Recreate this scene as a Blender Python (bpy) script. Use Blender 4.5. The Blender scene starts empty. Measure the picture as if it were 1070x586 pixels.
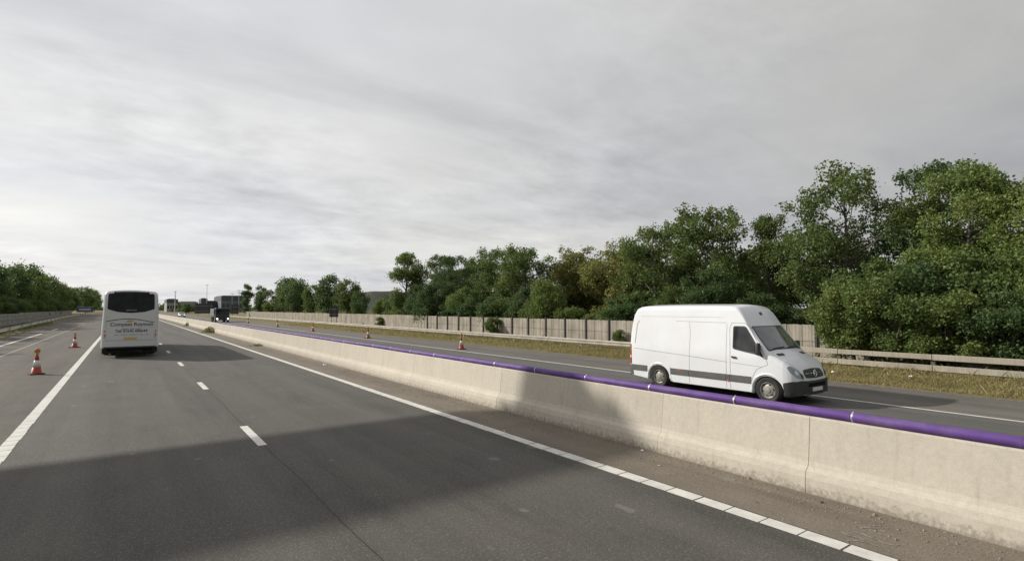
import bpy, bmesh, math, random
import numpy as np
from mathutils import Vector, Matrix
from mathutils.bvhtree import BVHTree

R = math.radians
random.seed(7)
SC = bpy.context.scene
COL = SC.collection

# ------------------------------------------------------------------ camera
CAM_H = 2.466
YAW = math.atan(404 / 560.0)
PITCH = math.atan(29.5 / 560.0)
cam_d = bpy.data.cameras.new('camera')
cam_d.sensor_width = 36.0
cam_d.lens = 560.0 / 1070.0 * 36.0
cam_d.clip_start = 0.05
cam_d.clip_end = 9000
cam = bpy.data.objects.new('camera', cam_d)
COL.objects.link(cam)
cam.location = (0, 0, CAM_H)
cam.rotation_euler = (R(90) + PITCH, 0, -YAW)
SC.camera = cam

# ------------------------------------------------------------------ light
SUN_AZ = R(-39)          # measured from +Y (the road direction), negative = to the left
SUN_EL = R(28)
SUN_DIR = Vector((math.sin(SUN_AZ) * math.cos(SUN_EL), math.cos(SUN_AZ) * math.cos(SUN_EL), math.sin(SUN_EL)))
sun_d = bpy.data.lights.new('sun', 'SUN')
sun_d.energy = 4.3
sun_d.angle = R(0.8)
sun_d.color = (1.0, 0.955, 0.88)
sun = bpy.data.objects.new('sun', sun_d)
COL.objects.link(sun)
sun.rotation_euler = (-SUN_DIR).to_track_quat('-Z', 'Y').to_euler()

world = bpy.data.worlds.new('World')
SC.world = world
world.use_nodes = True
wn, wl = world.node_tree.nodes, world.node_tree.links
wn.clear()


def N(tree, kind, **kw):
    n = tree.nodes.new(kind)
    for k, v in kw.items():
        if k.startswith('i_'):
            key = k[2:]
            key = int(key) if key.isdigit() else key
            n.inputs[key].default_value = v
        else:
            setattr(n, k, v)
    return n


def build_world():
    t = world.node_tree
    L = t.links.new
    sky = N(t, 'ShaderNodeTexSky', sky_type='NISHITA', sun_disc=False, sun_elevation=SUN_EL,
            sun_rotation=SUN_AZ, air_density=1.0, dust_density=2.5, ozone_density=1.0)
    tc = N(t, 'ShaderNodeTexCoord')
    sep = N(t, 'ShaderNodeSeparateXYZ')
    L(tc.outputs['Generated'], sep.inputs[0])
    zc = N(t, 'ShaderNodeMath', operation='MAXIMUM', i_1=0.0)
    L(sep.outputs['Z'], zc.inputs[0])
    za = N(t, 'ShaderNodeMath', operation='ADD', i_1=0.16)
    L(zc.outputs[0], za.inputs[0])
    dx = N(t, 'ShaderNodeMath', operation='DIVIDE')
    dy = N(t, 'ShaderNodeMath', operation='DIVIDE')
    L(sep.outputs['X'], dx.inputs[0]); L(za.outputs[0], dx.inputs[1])
    L(sep.outputs['Y'], dy.inputs[0]); L(za.outputs[0], dy.inputs[1])
    cb = N(t, 'ShaderNodeCombineXYZ')
    L(dx.outputs[0], cb.inputs[0]); L(dy.outputs[0], cb.inputs[1])
    def layer(rot, sc, loc, scale, det, rough, dist):
        mp = N(t, 'ShaderNodeMapping')
        mp.inputs['Rotation'].default_value = (0, 0, R(rot))
        mp.inputs['Scale'].default_value = sc
        mp.inputs['Location'].default_value = loc
        L(cb.outputs[0], mp.inputs[0])
        n = N(t, 'ShaderNodeTexNoise', i_Scale=scale, i_Detail=det, i_Roughness=rough, i_Distortion=dist)
        L(mp.outputs[0], n.inputs['Vector'])
        return n.outputs['Fac']
    broad = layer(30, (0.8, 1.2, 1), (3.1, 1.7, 0), 0.55, 3.0, 0.45, 0.3)
    ripple = layer(40, (1.25, 1.6, 1), (7.3, -2.2, 4), 2.6, 8.0, 0.62, 0.15)
    mask = layer(10, (1, 1, 1), (1.3, 5.2, 2), 0.8, 2.0, 0.5, 0.2)
    bar = layer(-12, (0.30, 1.5, 1), (2.6, 0.4, 7), 1.25, 6.0, 0.55, 0.25)
    r1o = rng(t, broad, 0.32, 0.68, 0.90, 1.09)
    amp = rng(t, mask, 0.38, 0.62, 0.25, 1.0)
    rp = rng(t, ripple, 0.30, 0.70, -0.15, 0.15)
    rm = mulf(t, rp, amp)
    one = N(t, 'ShaderNodeMath', operation='ADD', i_1=1.0)
    L(rm, one.inputs[0])
    bo = rng(t, bar, 0.57, 0.72, 1.0, 0.86)
    mul = N(t, 'ShaderNodeMath', operation='MULTIPLY')
    L(mulf(t, r1o, one.outputs[0]), mul.inputs[0]); L(bo, mul.inputs[1])
    # thin cloud is brighter towards the sun behind it
    dot = N(t, 'ShaderNodeVectorMath', operation='DOT_PRODUCT')
    dot.inputs[1].default_value = SUN_DIR
    L(tc.outputs['Generated'], dot.inputs[0])
    gl = N(t, 'ShaderNodeMapRange', i_1=-0.5, i_2=1.0, i_3=3.85, i_4=8.6)
    L(dot.outputs['Value'], gl.inputs[0])
    mul2 = N(t, 'ShaderNodeMath', operation='MULTIPLY')
    L(mul.outputs[0], mul2.inputs[0]); L(gl.outputs[0], mul2.inputs[1])
    hz = N(t, 'ShaderNodeMapRange', i_1=0.0, i_2=0.30, i_3=1.16, i_4=1.0)
    L(zc.outputs[0], hz.inputs[0])
    mul3 = N(t, 'ShaderNodeMath', operation='MULTIPLY')
    L(mul2.outputs[0], mul3.inputs[0]); L(hz.outputs[0], mul3.inputs[1])
    tint = N(t, 'ShaderNodeMix', data_type='RGBA')
    tint.inputs[6].default_value = (0.945, 0.955, 1.0, 1)
    tint.inputs[7].default_value = (1.0, 0.995, 0.965, 1)
    L(rng(t, broad, 0.35, 0.65, 0.0, 1.0), tint.inputs[0])
    vm = N(t, 'ShaderNodeVectorMath', operation='SCALE')
    L(tint.outputs[2], vm.inputs[0]); L(mul3.outputs[0], vm.inputs['Scale'])
    mix = N(t, 'ShaderNodeMix', data_type='RGBA')
    mix.inputs[0].default_value = 0.93
    L(sky.outputs[0], mix.inputs[6]); L(vm.outputs[0], mix.inputs[7])
    bg = N(t, 'ShaderNodeBackground', i_Strength=0.1)
    L(mix.outputs[2], bg.inputs['Color'])
    out = N(t, 'ShaderNodeOutputWorld')
    L(bg.outputs[0], out.inputs['Surface'])


SC.view_settings.view_transform = 'Standard'
SC.view_settings.look = 'None'
SC.view_settings.exposure = 0.0
SC.view_settings.gamma = 1.0
SC.render.engine = 'CYCLES'
try:
    SC.cycles.max_bounces = 6
    SC.cycles.transparent_max_bounces = 8
except Exception:
    pass

# ------------------------------------------------------------------ materials
MATS = {}


def new_mat(name):
    m = bpy.data.materials.new(name)
    m.use_nodes = True
    t = m.node_tree
    b = t.nodes['Principled BSDF']
    MATS[name] = m
    return m, t, b


def noise(t, vec, scale, detail=3.0, rough=0.55, mscale=None, dist=0.0):
    if mscale:
        mp = N(t, 'ShaderNodeMapping')
        mp.inputs['Scale'].default_value = mscale
        t.links.new(vec, mp.inputs[0])
        vec = mp.outputs[0]
    n = N(t, 'ShaderNodeTexNoise', i_Scale=scale, i_Detail=detail, i_Roughness=rough, i_Distortion=dist)
    t.links.new(vec, n.inputs['Vector'])
    return n.outputs['Fac']


def rng(t, v, a, b, c, d):
    r = N(t, 'ShaderNodeMapRange', i_1=a, i_2=b, i_3=c, i_4=d)
    t.links.new(v, r.inputs[0])
    return r.outputs[0]


def mulf(t, a, b):
    m = N(t, 'ShaderNodeMath', operation='MULTIPLY')
    t.links.new(a, m.inputs[0])
    if hasattr(b, 'links'):
        t.links.new(b, m.inputs[1])
    else:
        m.inputs[1].default_value = b
    return m.outputs[0]


def scalecol(t, col, f):
    v = N(t, 'ShaderNodeVectorMath', operation='SCALE')
    if hasattr(col, 'links'):
        t.links.new(col, v.inputs[0])
    else:
        v.inputs[0].default_value = col[:3]
    t.links.new(f, v.inputs['Scale'])
    return v.outputs[0]


def mixcol(t, f, a, b):
    m = N(t, 'ShaderNodeMix', data_type='RGBA')
    t.links.new(f, m.inputs[0])
    for i, c in ((6, a), (7, b)):
        if hasattr(c, 'links'):
            t.links.new(c, m.inputs[i])
        else:
            m.inputs[i].default_value = (*c[:3], 1)
    return m.outputs[2]


build_world()


def bump(t, b, h, strength, dist):
    n = N(t, 'ShaderNodeBump', i_Strength=strength, i_Distance=dist)
    t.links.new(h, n.inputs['Height'])
    t.links.new(n.outputs[0], b.inputs['Normal'])


def pos(t):
    return N(t, 'ShaderNodeNewGeometry').outputs['Position']


def simple(name, col, rough=0.5, metal=0.0, var=0.12, scale=6.0, spec=0.5, coat=0.0, dirt=None, dirt_amt=0.0):
    m, t, b = new_mat(name)
    p = N(t, 'ShaderNodeTexCoord').outputs['Object']
    f = rng(t, noise(t, p, scale, 4.0), 0.3, 0.7, 1 - var, 1 + var)
    c = scalecol(t, col, f)
    if dirt:
        d = rng(t, noise(t, p, scale * 0.45, 5.0, 0.65), 0.45, 0.75, 0.0, dirt_amt)
        c = mixcol(t, d, c, dirt)
    t.links.new(c, b.inputs['Base Color'])
    b.inputs['Roughness'].default_value = rough
    b.inputs['Metallic'].default_value = metal
    b.inputs['Specular IOR Level'].default_value = spec
    b.inputs['Coat Weight'].default_value = coat
    return m


def asphalt(name, base, brown=(0.10, 0.085, 0.065), patch=0.25, grit=1.0):
    m, t, b = new_mat(name)
    p = pos(t)
    big = noise(t, p, 1.1, 4.0, 0.6, (1.0, 0.035, 1.0))
    oil = noise(t, p, 0.7, 5.0, 0.7, (1.3, 0.30, 1.0))
    blot = noise(t, p, 0.9, 5.0, 0.6)
    fine = noise(t, p, 85.0, 2.0, 0.7)
    mid = noise(t, p, 26.0, 3.0, 0.7)
    v = N(t, 'ShaderNodeTexVoronoi', i_Scale=95.0)
    t.links.new(p, v.inputs['Vector'])
    c = mixcol(t, rng(t, blot, 0.42, 0.72, 0.0, patch), base, brown)
    c = scalecol(t, c, rng(t, big, 0.3, 0.7, 0.76, 1.22))
    c = scalecol(t, c, rng(t, oil, 0.52, 0.72, 1.0, 0.72))
    c = scalecol(t, c, rng(t, fine, 0.25, 0.75, 1 - 0.55 * grit, 1 + 0.55 * grit))
    c = scalecol(t, c, rng(t, mid, 0.25, 0.75, 1 - 0.22 * grit, 1 + 0.22 * grit))
    sep = N(t, 'ShaderNodeSeparateColor')
    t.links.new(v.outputs['Color'], sep.inputs[0])
    c = mixcol(t, rng(t, sep.outputs[0], 0.93, 1.0, 0.0, 0.55), c, (0.30, 0.28, 0.25))
    spots = noise(t, p, 2.3, 2.0, 0.4, (1.0, 0.6, 1.0))
    c = mixcol(t, rng(t, spots, 0.715, 0.745, 0.0, 0.30), c, (0.26, 0.25, 0.23))
    t.links.new(c, b.inputs['Base Color'])
    t.links.new(rng(t, fine, 0.3, 0.7, 0.72, 0.95), b.inputs['Roughness'])
    b.inputs['Specular IOR Level'].default_value = 0.35
    bump(t, b, fine, 0.55, 0.006)
    return m


asphalt('asphalt_main', (0.084, 0.078, 0.068), (0.112, 0.100, 0.081), 0.45, 1.4)
asphalt('asphalt_old', (0.096, 0.083, 0.065), (0.080, 0.066, 0.050), 0.7, 0.9)
asphalt('asphalt_far', (0.105, 0.101, 0.094), (0.12, 0.112, 0.098), 0.3, 0.5)
asphalt('asphalt_shoulder', (0.135, 0.125, 0.108), (0.105, 0.092, 0.074), 0.5, 0.6)
asphalt('grit', (0.185, 0.155, 0.118), (0.125, 0.103, 0.076), 0.6, 1.2)


def paint_mat():
    m, t, b = new_mat('road_paint')
    p = pos(t)
    w = noise(t, p, 38.0, 4.0, 0.7)
    g = noise(t, p, 4.0, 3.0, 0.6)
    c = mixcol(t, rng(t, w, 0.60, 0.78, 0.0, 0.75), (0.64, 0.62, 0.56), (0.20, 0.19, 0.17))
    c = scalecol(t, c, rng(t, g, 0.3, 0.7, 0.82, 1.08))
    t.links.new(c, b.inputs['Base Color'])
    b.inputs['Roughness'].default_value = 0.7
    bump(t, b, w, 0.3, 0.003)


paint_mat()


def faded_paint():
    m, t, b = new_mat('faded_paint')
    p = pos(t)
    w = noise(t, p, 7.0, 5.0, 0.7)
    c = mixcol(t, rng(t, w, 0.40, 0.62, 0.0, 1.0), (0.33, 0.31, 0.27), (0.13, 0.12, 0.10))
    t.links.new(c, b.inputs['Base Color'])
    b.inputs['Roughness'].default_value = 0.8


faded_paint()


def concrete(name, base, stain, streak=True):
    m, t, b = new_mat(name)
    p = pos(t)
    n1 = noise(t, p, 1.3, 5.0, 0.6)
    n2 = noise(t, p, 14.0, 4.0, 0.65)
    n3 = noise(t, p, 70.0, 2.0, 0.6)
    st = noise(t, p, 3.0, 4.0, 0.6, (3.0, 3.0, 0.35))
    c = mixcol(t, rng(t, n1, 0.42, 0.72, 0.0, 0.45), base, stain)
    c = scalecol(t, c, rng(t, n2, 0.3, 0.7, 0.93, 1.06))
    c = scalecol(t, c, rng(t, n3, 0.3, 0.7, 0.92, 1.07))
    if streak:
        c = mixcol(t, rng(t, st, 0.55, 0.75, 0.0, 0.28), c, (stain[0] * 0.6, stain[1] * 0.58, stain[2] * 0.55))
    pit = noise(t, p, 24.0, 3.0, 0.75, (1, 1, 1.6))
    c = mixcol(t, rng(t, pit, 0.68, 0.76, 0.0, 0.4), c, (0.16, 0.14, 0.115))
    # road film thrown up over the lowest hand's breadth, ragged
    sp = N(t, 'ShaderNodeSeparateXYZ')
    t.links.new(p, sp.inputs[0])
    ad = N(t, 'ShaderNodeMath', operation='ADD')
    t.links.new(sp.outputs['Z'], ad.inputs[0])
    t.links.new(rng(t, n2, 0.2, 0.8, -0.14, 0.10), ad.inputs[1])
    c = mixcol(t, rng(t, ad.outputs[0], -0.02, 0.10, 0.6, 0.0), c, (0.15, 0.125, 0.095))
    oi = N(t, 'ShaderNodeObjectInfo')
    c = scalecol(t, c, rng(t, oi.outputs['Random'], 0, 1, 0.94, 1.05))
    t.links.new(c, b.inputs['Base Color'])
    b.inputs['Roughness'].default_value = 0.88
    b.inputs['Specular IOR Level'].default_value = 0.3
    bump(t, b, n2, 0.35, 0.006)
    return m


concrete('concrete', (0.52, 0.475, 0.395), (0.42, 0.38, 0.31))


def wood(name, a, bcol):
    m, t, b = new_mat(name)
    p = pos(t)
    g = noise(t, p, 9.0, 5.0, 0.65, (2.5, 2.5, 0.12))
    n = noise(t, p, 1.1, 4.0)
    c = mixcol(t, rng(t, g, 0.3, 0.7, 0, 1), a, bcol)
    c = scalecol(t, c, rng(t, n, 0.3, 0.7, 0.8, 1.15))
    r = N(t, 'ShaderNodeNewGeometry').outputs['Random Per Island']
    c = scalecol(t, c, rng(t, r, 0, 1, 0.82, 1.14))
    t.links.new(c, b.inputs['Base Color'])
    b.inputs['Roughness'].default_value = 0.9
    b.inputs['Specular IOR Level'].default_value = 0.2
    bump(t, b, g, 0.4, 0.004)


wood('fence_wood', (0.41, 0.365, 0.30), (0.28, 0.25, 0.205))
wood('fence_grey', (0.42, 0.40, 0.365), (0.30, 0.285, 0.26))
wood('rail_wood', (0.46, 0.42, 0.345), (0.32, 0.285, 0.225))
simple('post_dark', (0.045, 0.047, 0.05), 0.7)


def leaf_mat(name, c1, c2, c3):
    m, t, b = new_mat(name)
    g = N(t, 'ShaderNodeNewGeometry')
    oi = N(t, 'ShaderNodeObjectInfo')
    p = N(t, 'ShaderNodeTexCoord').outputs['Object']
    clump = noise(t, p, 0.75, 2.0, 0.5)
    r = g.outputs['Random Per Island']
    c = mixcol(t, r, c1, c2)
    c = mixcol(t, rng(t, clump, 0.50, 0.72, 0.0, 0.75), c, c3)
    c = scalecol(t, c, rng(t, oi.outputs['Random'], 0, 1, 0.98, 1.34))
    t.links.new(c, b.inputs['Base Color'])
    b.inputs['Roughness'].default_value = 0.6
    b.inputs['Specular IOR Level'].default_value = 0.3
    tr = N(t, 'ShaderNodeBsdfTranslucent')
    t.links.new(scalecol(t, c, rng(t, r, 0, 1, 1.1, 1.5)), tr.inputs['Color'])
    mx = N(t, 'ShaderNodeMixShader')
    mx.inputs[0].default_value = 0.34
    out = t.nodes['Material Output']
    t.links.new(b.outputs[0], mx.inputs[1])
    t.links.new(tr.outputs[0], mx.inputs[2])
    t.links.new(mx.outputs[0], out.inputs['Surface'])
    return m


leaf_mat('leaf_mid', (0.072, 0.112, 0.030), (0.125, 0.172, 0.048), (0.165, 0.200, 0.060))
leaf_mat('leaf_dark', (0.048, 0.085, 0.028), (0.085, 0.130, 0.042), (0.11, 0.152, 0.05))
leaf_mat('leaf_fresh', (0.088, 0.130, 0.032), (0.140, 0.182, 0.050), (0.185, 0.205, 0.062))
leaf_mat('leaf_olive', (0.125, 0.140, 0.038), (0.20, 0.195, 0.06), (0.25, 0.205, 0.08))
leaf_mat('grass_dry', (0.22, 0.185, 0.085), (0.36, 0.29, 0.14), (0.17, 0.18, 0.06))
leaf_mat('grass_green', (0.11, 0.135, 0.04), (0.20, 0.21, 0.07), (0.26, 0.23, 0.10))
simple('bark', (0.10, 0.085, 0.065), 0.9, var=0.35, scale=9)


def earth(name, a, b_, c_):
    m, t, b = new_mat(name)
    p = pos(t)
    n1 = noise(t, p, 0.8, 5.0, 0.65)
    n2 = noise(t, p, 12.0, 4.0, 0.7)
    c = mixcol(t, rng(t, n1, 0.35, 0.65, 0, 1), a, b_)
    c = mixcol(t, rng(t, n2, 0.45, 0.75, 0, 0.8), c, c_)
    t.links.new(c, b.inputs['Base Color'])
    b.inputs['Roughness'].default_value = 0.95
    b.inputs['Specular IOR Level'].default_value = 0.1
    bump(t, b, n2, 0.6, 0.03)


earth('verge_earth', (0.20, 0.165, 0.09), (0.15, 0.14, 0.065), (0.26, 0.215, 0.125))
earth('field', (0.06, 0.07, 0.025), (0.09, 0.085, 0.035), (0.05, 0.06, 0.02))
earth('hillside', (0.055, 0.060, 0.050), (0.085, 0.085, 0.07), (0.045, 0.05, 0.045))

simple('van_white', (0.74, 0.75, 0.76), 0.28, var=0.03, scale=1.2, coat=0.5, dirt=(0.50, 0.48, 0.43), dirt_amt=0.2)
simple('bus_white', (0.60, 0.61, 0.605), 0.35, var=0.04, scale=1.0, coat=0.3, dirt=(0.42, 0.40, 0.36), dirt_amt=0.35)
simple('black_plastic', (0.035, 0.036, 0.038), 0.55, var=0.2, dirt=(0.10, 0.09, 0.08), dirt_amt=0.4)
simple('grey_plastic', (0.085, 0.085, 0.083), 0.6, var=0.12, dirt=(0.16, 0.14, 0.11), dirt_amt=0.4)
simple('rubber', (0.022, 0.022, 0.022), 0.85, var=0.2, scale=12, dirt=(0.08, 0.07, 0.06), dirt_amt=0.5)
simple('gap', (0.10, 0.10, 0.10), 0.8)
simple('gap_soft', (0.30, 0.30, 0.30), 0.7)
simple('underbody', (0.012, 0.012, 0.012), 0.95, spec=0.1)
simple('steel_wheel', (0.30, 0.285, 0.25), 0.5, metal=0.25, var=0.15, scale=14, dirt=(0.16, 0.12, 0.08), dirt_amt=0.6)
simple('chrome', (0.75, 0.76, 0.77), 0.14, metal=1.0, var=0.03)
simple('band_steel', (0.50, 0.50, 0.50), 0.45, metal=0.6, var=0.08)
simple('lens_clear', (0.26, 0.28, 0.29), 0.10, metal=0.4, var=0.25, scale=22, coat=1.0)
simple('lens_red', (0.34, 0.02, 0.018), 0.2, var=0.15, coat=1.0)
simple('lens_amber', (0.50, 0.14, 0.025), 0.25, var=0.1, coat=1.0)
simple('lens_pale', (0.60, 0.46, 0.38), 0.25, var=0.1, coat=0.6)
simple('plate_yellow', (0.55, 0.40, 0.10), 0.5, var=0.1)
simple('plate_white', (0.70, 0.70, 0.68), 0.5, var=0.05)
simple('ink_dark', (0.035, 0.035, 0.07), 0.5)
simple('ink_grey', (0.16, 0.16, 0.19), 0.5)
simple('ink_gold', (0.50, 0.33, 0.14), 0.5)
simple('purple_pipe', (0.108, 0.050, 0.215), 0.62, var=0.18, scale=3.0, spec=0.3, dirt=(0.19, 0.15, 0.22), dirt_amt=0.75)
simple('cone_red', (0.40, 0.035, 0.016), 0.55, var=0.12, dirt=(0.16, 0.08, 0.05), dirt_amt=0.4)
simple('cone_white', (0.62, 0.61, 0.57), 0.5, var=0.08, dirt=(0.35, 0.32, 0.27), dirt_amt=0.5)
simple('cone_base', (0.05, 0.048, 0.035), 0.85, var=0.3)
simple('lamp_yellow', (0.42, 0.33, 0.08), 0.5)
simple('galvanised', (0.50, 0.48, 0.44), 0.5, metal=0.4, var=0.14, scale=3, dirt=(0.26, 0.22, 0.16), dirt_amt=0.5)
simple('rail_tan', (0.36, 0.33, 0.275), 0.65, var=0.18, scale=2, dirt=(0.22, 0.19, 0.14), dirt_amt=0.6)
simple('sign_back', (0.055, 0.060, 0.065), 0.6)
simple('sign_blue', (0.07, 0.13, 0.28), 0.6)
simple('sign_white', (0.75, 0.75, 0.73), 0.5)
simple('lorry_dark', (0.028, 0.042, 0.065), 0.35, coat=0.4)
simple('lorry_box', (0.20, 0.20, 0.20), 0.5)
simple('car_silver', (0.42, 0.45, 0.47), 0.3, metal=0.5, coat=0.5)
simple('car_dark', (0.05, 0.06, 0.09), 0.3, coat=0.5)
simple('clad_grey', (0.14, 0.155, 0.175), 0.7, var=0.08)
simple('clad_dark', (0.075, 0.082, 0.095), 0.7, var=0.1)
simple('clad_pale', (0.30, 0.28, 0.26), 0.7, var=0.1)
simple('litter_white', (0.75, 0.74, 0.72), 0.6)
simple('stone', (0.20, 0.175, 0.14), 0.9, var=0.4, scale=20)
simple('tar', (0.03, 0.029, 0.028), 0.7, spec=0.3)


def glass_mat(name, col, rough=0.04, spec=0.9, coat=1.0):
    m, t, b = new_mat(name)
    p = N(t, 'ShaderNodeTexCoord').outputs['Object']
    f = rng(t, noise(t, p, 2.2, 3.0), 0.35, 0.65, 0.4, 1.6)
    t.links.new(scalecol(t, col, f), b.inputs['Base Color'])
    b.inputs['Roughness'].default_value = rough
    b.inputs['Specular IOR Level'].default_value = spec
    b.inputs['Coat Weight'].default_value = coat
    b.inputs['Coat Roughness'].default_value = 0.03


glass_mat('glass_dark', (0.020, 0.023, 0.024), 0.04, 0.5, 0.25)
glass_mat('glass_bus', (0.010, 0.012, 0.013), 0.08, 0.22, 0.0)
glass_mat('glass_screen', (0.085, 0.095, 0.095), 0.05, 1.0, 1.0)


def lit_lamp():
    m, t, b = new_mat('lamp_lit')
    b.inputs['Base Color'].default_value = (0.9, 0.9, 0.85, 1)
    b.inputs['Emission Color'].default_value = (1.0, 0.95, 0.85, 1)
    b.inputs['Emission Strength'].default_value = 3.0


lit_lamp()

# ------------------------------------------------------------------ mesh helpers


def tag(o, label=None, cat=None, group=None, kind=None):
    if label: o['label'] = label
    if cat: o['category'] = cat
    if group: o['group'] = group
    if kind: o['kind'] = kind
    return o


def empty(name, loc=(0, 0, 0), rz=0.0, label=None, cat=None, group=None):
    o = bpy.data.objects.new(name, None)
    o.empty_display_size = 0.2
    COL.objects.link(o)
    o.location = loc
    o.rotation_euler = (0, 0, rz)
    return tag(o, label, cat, group)


def link_mesh(name, me, mat, parent=None, smooth=False):
    o = bpy.data.objects.new(name, me)
    if mat and not me.materials:
        me.materials.append(MATS[mat])
    if smooth:
        me.polygons.foreach_set('use_smooth', [True] * len(me.polygons))
    COL.objects.link(o)
    if parent: o.parent = parent
    return o


def kids(o):
    return KIDS.get(o.name, [])


KIDS = {}


def copy_tree(o, parent=None):
    c = o.copy()
    COL.objects.link(c)
    c.parent = parent
    for ch in list(o.children):
        copy_tree(ch, c)
    return c


class MB:
    def __init__(s):
        s.v = []
        s.f = []

    def add(s, vs, fs):
        k = len(s.v)
        s.v += [tuple(p) for p in vs]
        s.f += [tuple(i + k for i in f) for f in fs]
        return s

    def box(s, x0, x1, y0, y1, z0, z1):
        return s.add([(x0, y0, z0), (x1, y0, z0), (x1, y1, z0), (x0, y1, z0), (x0, y0, z1), (x1, y0, z1), (x1, y1, z1), (x0, y1, z1)],
                     [(0, 3, 2, 1), (4, 5, 6, 7), (0, 1, 5, 4), (1, 2, 6, 5), (2, 3, 7, 6), (3, 0, 4, 7)])

    def tube(s, pts, radii, n=8, cap=True):
        pts = [Vector(p) for p in pts]
        k = len(s.v)
        if not isinstance(radii, (list, tuple)): radii = [radii] * len(pts)
        for i, p in enumerate(pts):
            a = pts[max(i - 1, 0)]
            b = pts[min(i + 1, len(pts) - 1)]
            d = (b - a).normalized()
            u = d.cross(Vector((0, 0, 1)) if abs(d.z) < 0.9 else Vector((1, 0, 0))).normalized()
            w = d.cross(u)
            for j in range(n):
                q = p + (u * math.cos(2 * math.pi * j / n) + w * math.sin(2 * math.pi * j / n)) * radii[i]
                s.v.append(tuple(q))
        for i in range(len(pts) - 1):
            for j in range(n):
                a = k + i * n + j
                b = k + i * n + (j + 1) % n
                s.f.append((a, b, b + n, a + n))
        if cap:
            s.f.append(tuple(k + j for j in range(n))[::-1])
            s.f.append(tuple(k + (len(pts) - 1) * n + j for j in range(n)))
        return s

    def lathe(s, prof, c=(0, 0, 0), axis='z', n=20, cap=True):
        k = len(s.v)
        for r, h in prof:
            for j in range(n):
                a = 2 * math.pi * j / n
                if axis == 'z': p = (c[0] + r * math.cos(a), c[1] + r * math.sin(a), c[2] + h)
                elif axis == 'x': p = (c[0] + h, c[1] + r * math.cos(a), c[2] + r * math.sin(a))
                else: p = (c[0] + r * math.cos(a), c[1] + h, c[2] + r * math.sin(a))
                s.v.append(p)
        for i in range(len(prof) - 1):
            for j in range(n):
                a = k + i * n + j
                b = k + i * n + (j + 1) % n
                s.f.append((a, b, b + n, a + n))
        if cap:
            s.f.append(tuple(k + j for j in range(n)))
            s.f.append(tuple(k + (len(prof) - 1) * n + j for j in range(n)))
        return s

    def extrude(s, prof, y0, y1, rev=False):
        """closed (x, z) profile carried along y"""
        n = len(prof)
        vs = [(x, y0, z) for x, z in prof] + [(x, y1, z) for x, z in prof]
        fs = [(j, (j + 1) % n, (j + 1) % n + n, j + n) for j in range(n)]
        fs += [tuple(range(n))[::-1], tuple(range(n, 2 * n))]
        return s.add(vs, fs)

    def mesh(s, name, bevel=0.0, seg=2, angle=30):
        me = bpy.data.meshes.new(name)
        me.from_pydata(s.v, [], s.f)
        bm = bmesh.new()
        bm.from_mesh(me)
        bmesh.ops.recalc_face_normals(bm, faces=bm.faces)
        if bevel:
            es = [e for e in bm.edges if len(e.link_faces) == 2 and e.calc_face_angle(0) > R(angle)]
            bmesh.ops.bevel(bm, geom=es, offset=bevel, segments=seg, affect='EDGES', profile=0.5, clamp_overlap=True)
        bm.to_mesh(me)
        bm.free()
        return me

    def build(s, name, mat, parent=None, smooth=False, bevel=0.0, seg=2, angle=30):
        return link_mesh(name, s.mesh(name, bevel, seg, angle), mat, parent, smooth)


def sheet(name, pts, mat, z=0.0, parent=None, kind='structure'):
    """flat polygon strip: pts = list of (xl, xr, y)"""
    vs, fs = [], []
    for xl, xr, y in pts:
        vs += [(xl, y, z), (xr, y, z)]
    for i in range(len(pts) - 1):
        fs.append((2 * i, 2 * i + 1, 2 * i + 3, 2 * i + 2))
    me = bpy.data.meshes.new(name)
    me.from_pydata(vs, [], fs)
    o = link_mesh(name, me, mat, parent)
    if not parent and kind: o['kind'] = kind
    return o


def auto_smooth(o, ang=35):
    me = o.data
    me.polygons.foreach_set('use_smooth', [True] * len(me.polygons))
    try:
        me.set_sharp_from_angle(angle=R(ang))
    except Exception:
        pass
    return o


# ------------------------------------------------------------------ setting
FAR = 1500.0
g = sheet('ground', [(-4000, 4000, -400), (-4000, 4000, 6000)], 'field', -0.06)
YS = [-40, 0, 40, 100, 300, 700, FAR]
road = sheet('carriageway', [(-1.80, 6.28, y) for y in YS], 'asphalt_main', 0.0)
slip_edge = [(-40, -8.0), (40, -8.0), (60, -8.1), (90, -8.9), (171, -10.9), (260, -11.5), (700, -11.5), (FAR, -11.5)]
slip = sheet('slip_road', [(x, -1.80, y) for y, x in slip_edge], 'asphalt_old', 0.0)
reserve = sheet('central_reserve', [(6.28, 8.9, y) for y in YS], 'grit', 0.0)
road2 = sheet('opposite_carriageway', [(8.9, 15.9, y) for y in YS], 'asphalt_far', 0.0)
shoulder = sheet('hard_shoulder', [(15.9, 19.62, y) for y in YS], 'asphalt_shoulder', 0.0)


def strip(parent, x, w, y0, y1, mat='road_paint', z=0.004, name='edge_line'):
    return sheet(name, [(x - w / 2, x + w / 2, y0), (x - w / 2, x + w / 2, y1)], mat, z, parent)


def raised(name, x0, x1, y0, y1, z, mat, parent):
    return MB().box(x0, x1, y0, y1, 0.0, z).build(name, mat, parent)


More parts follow.
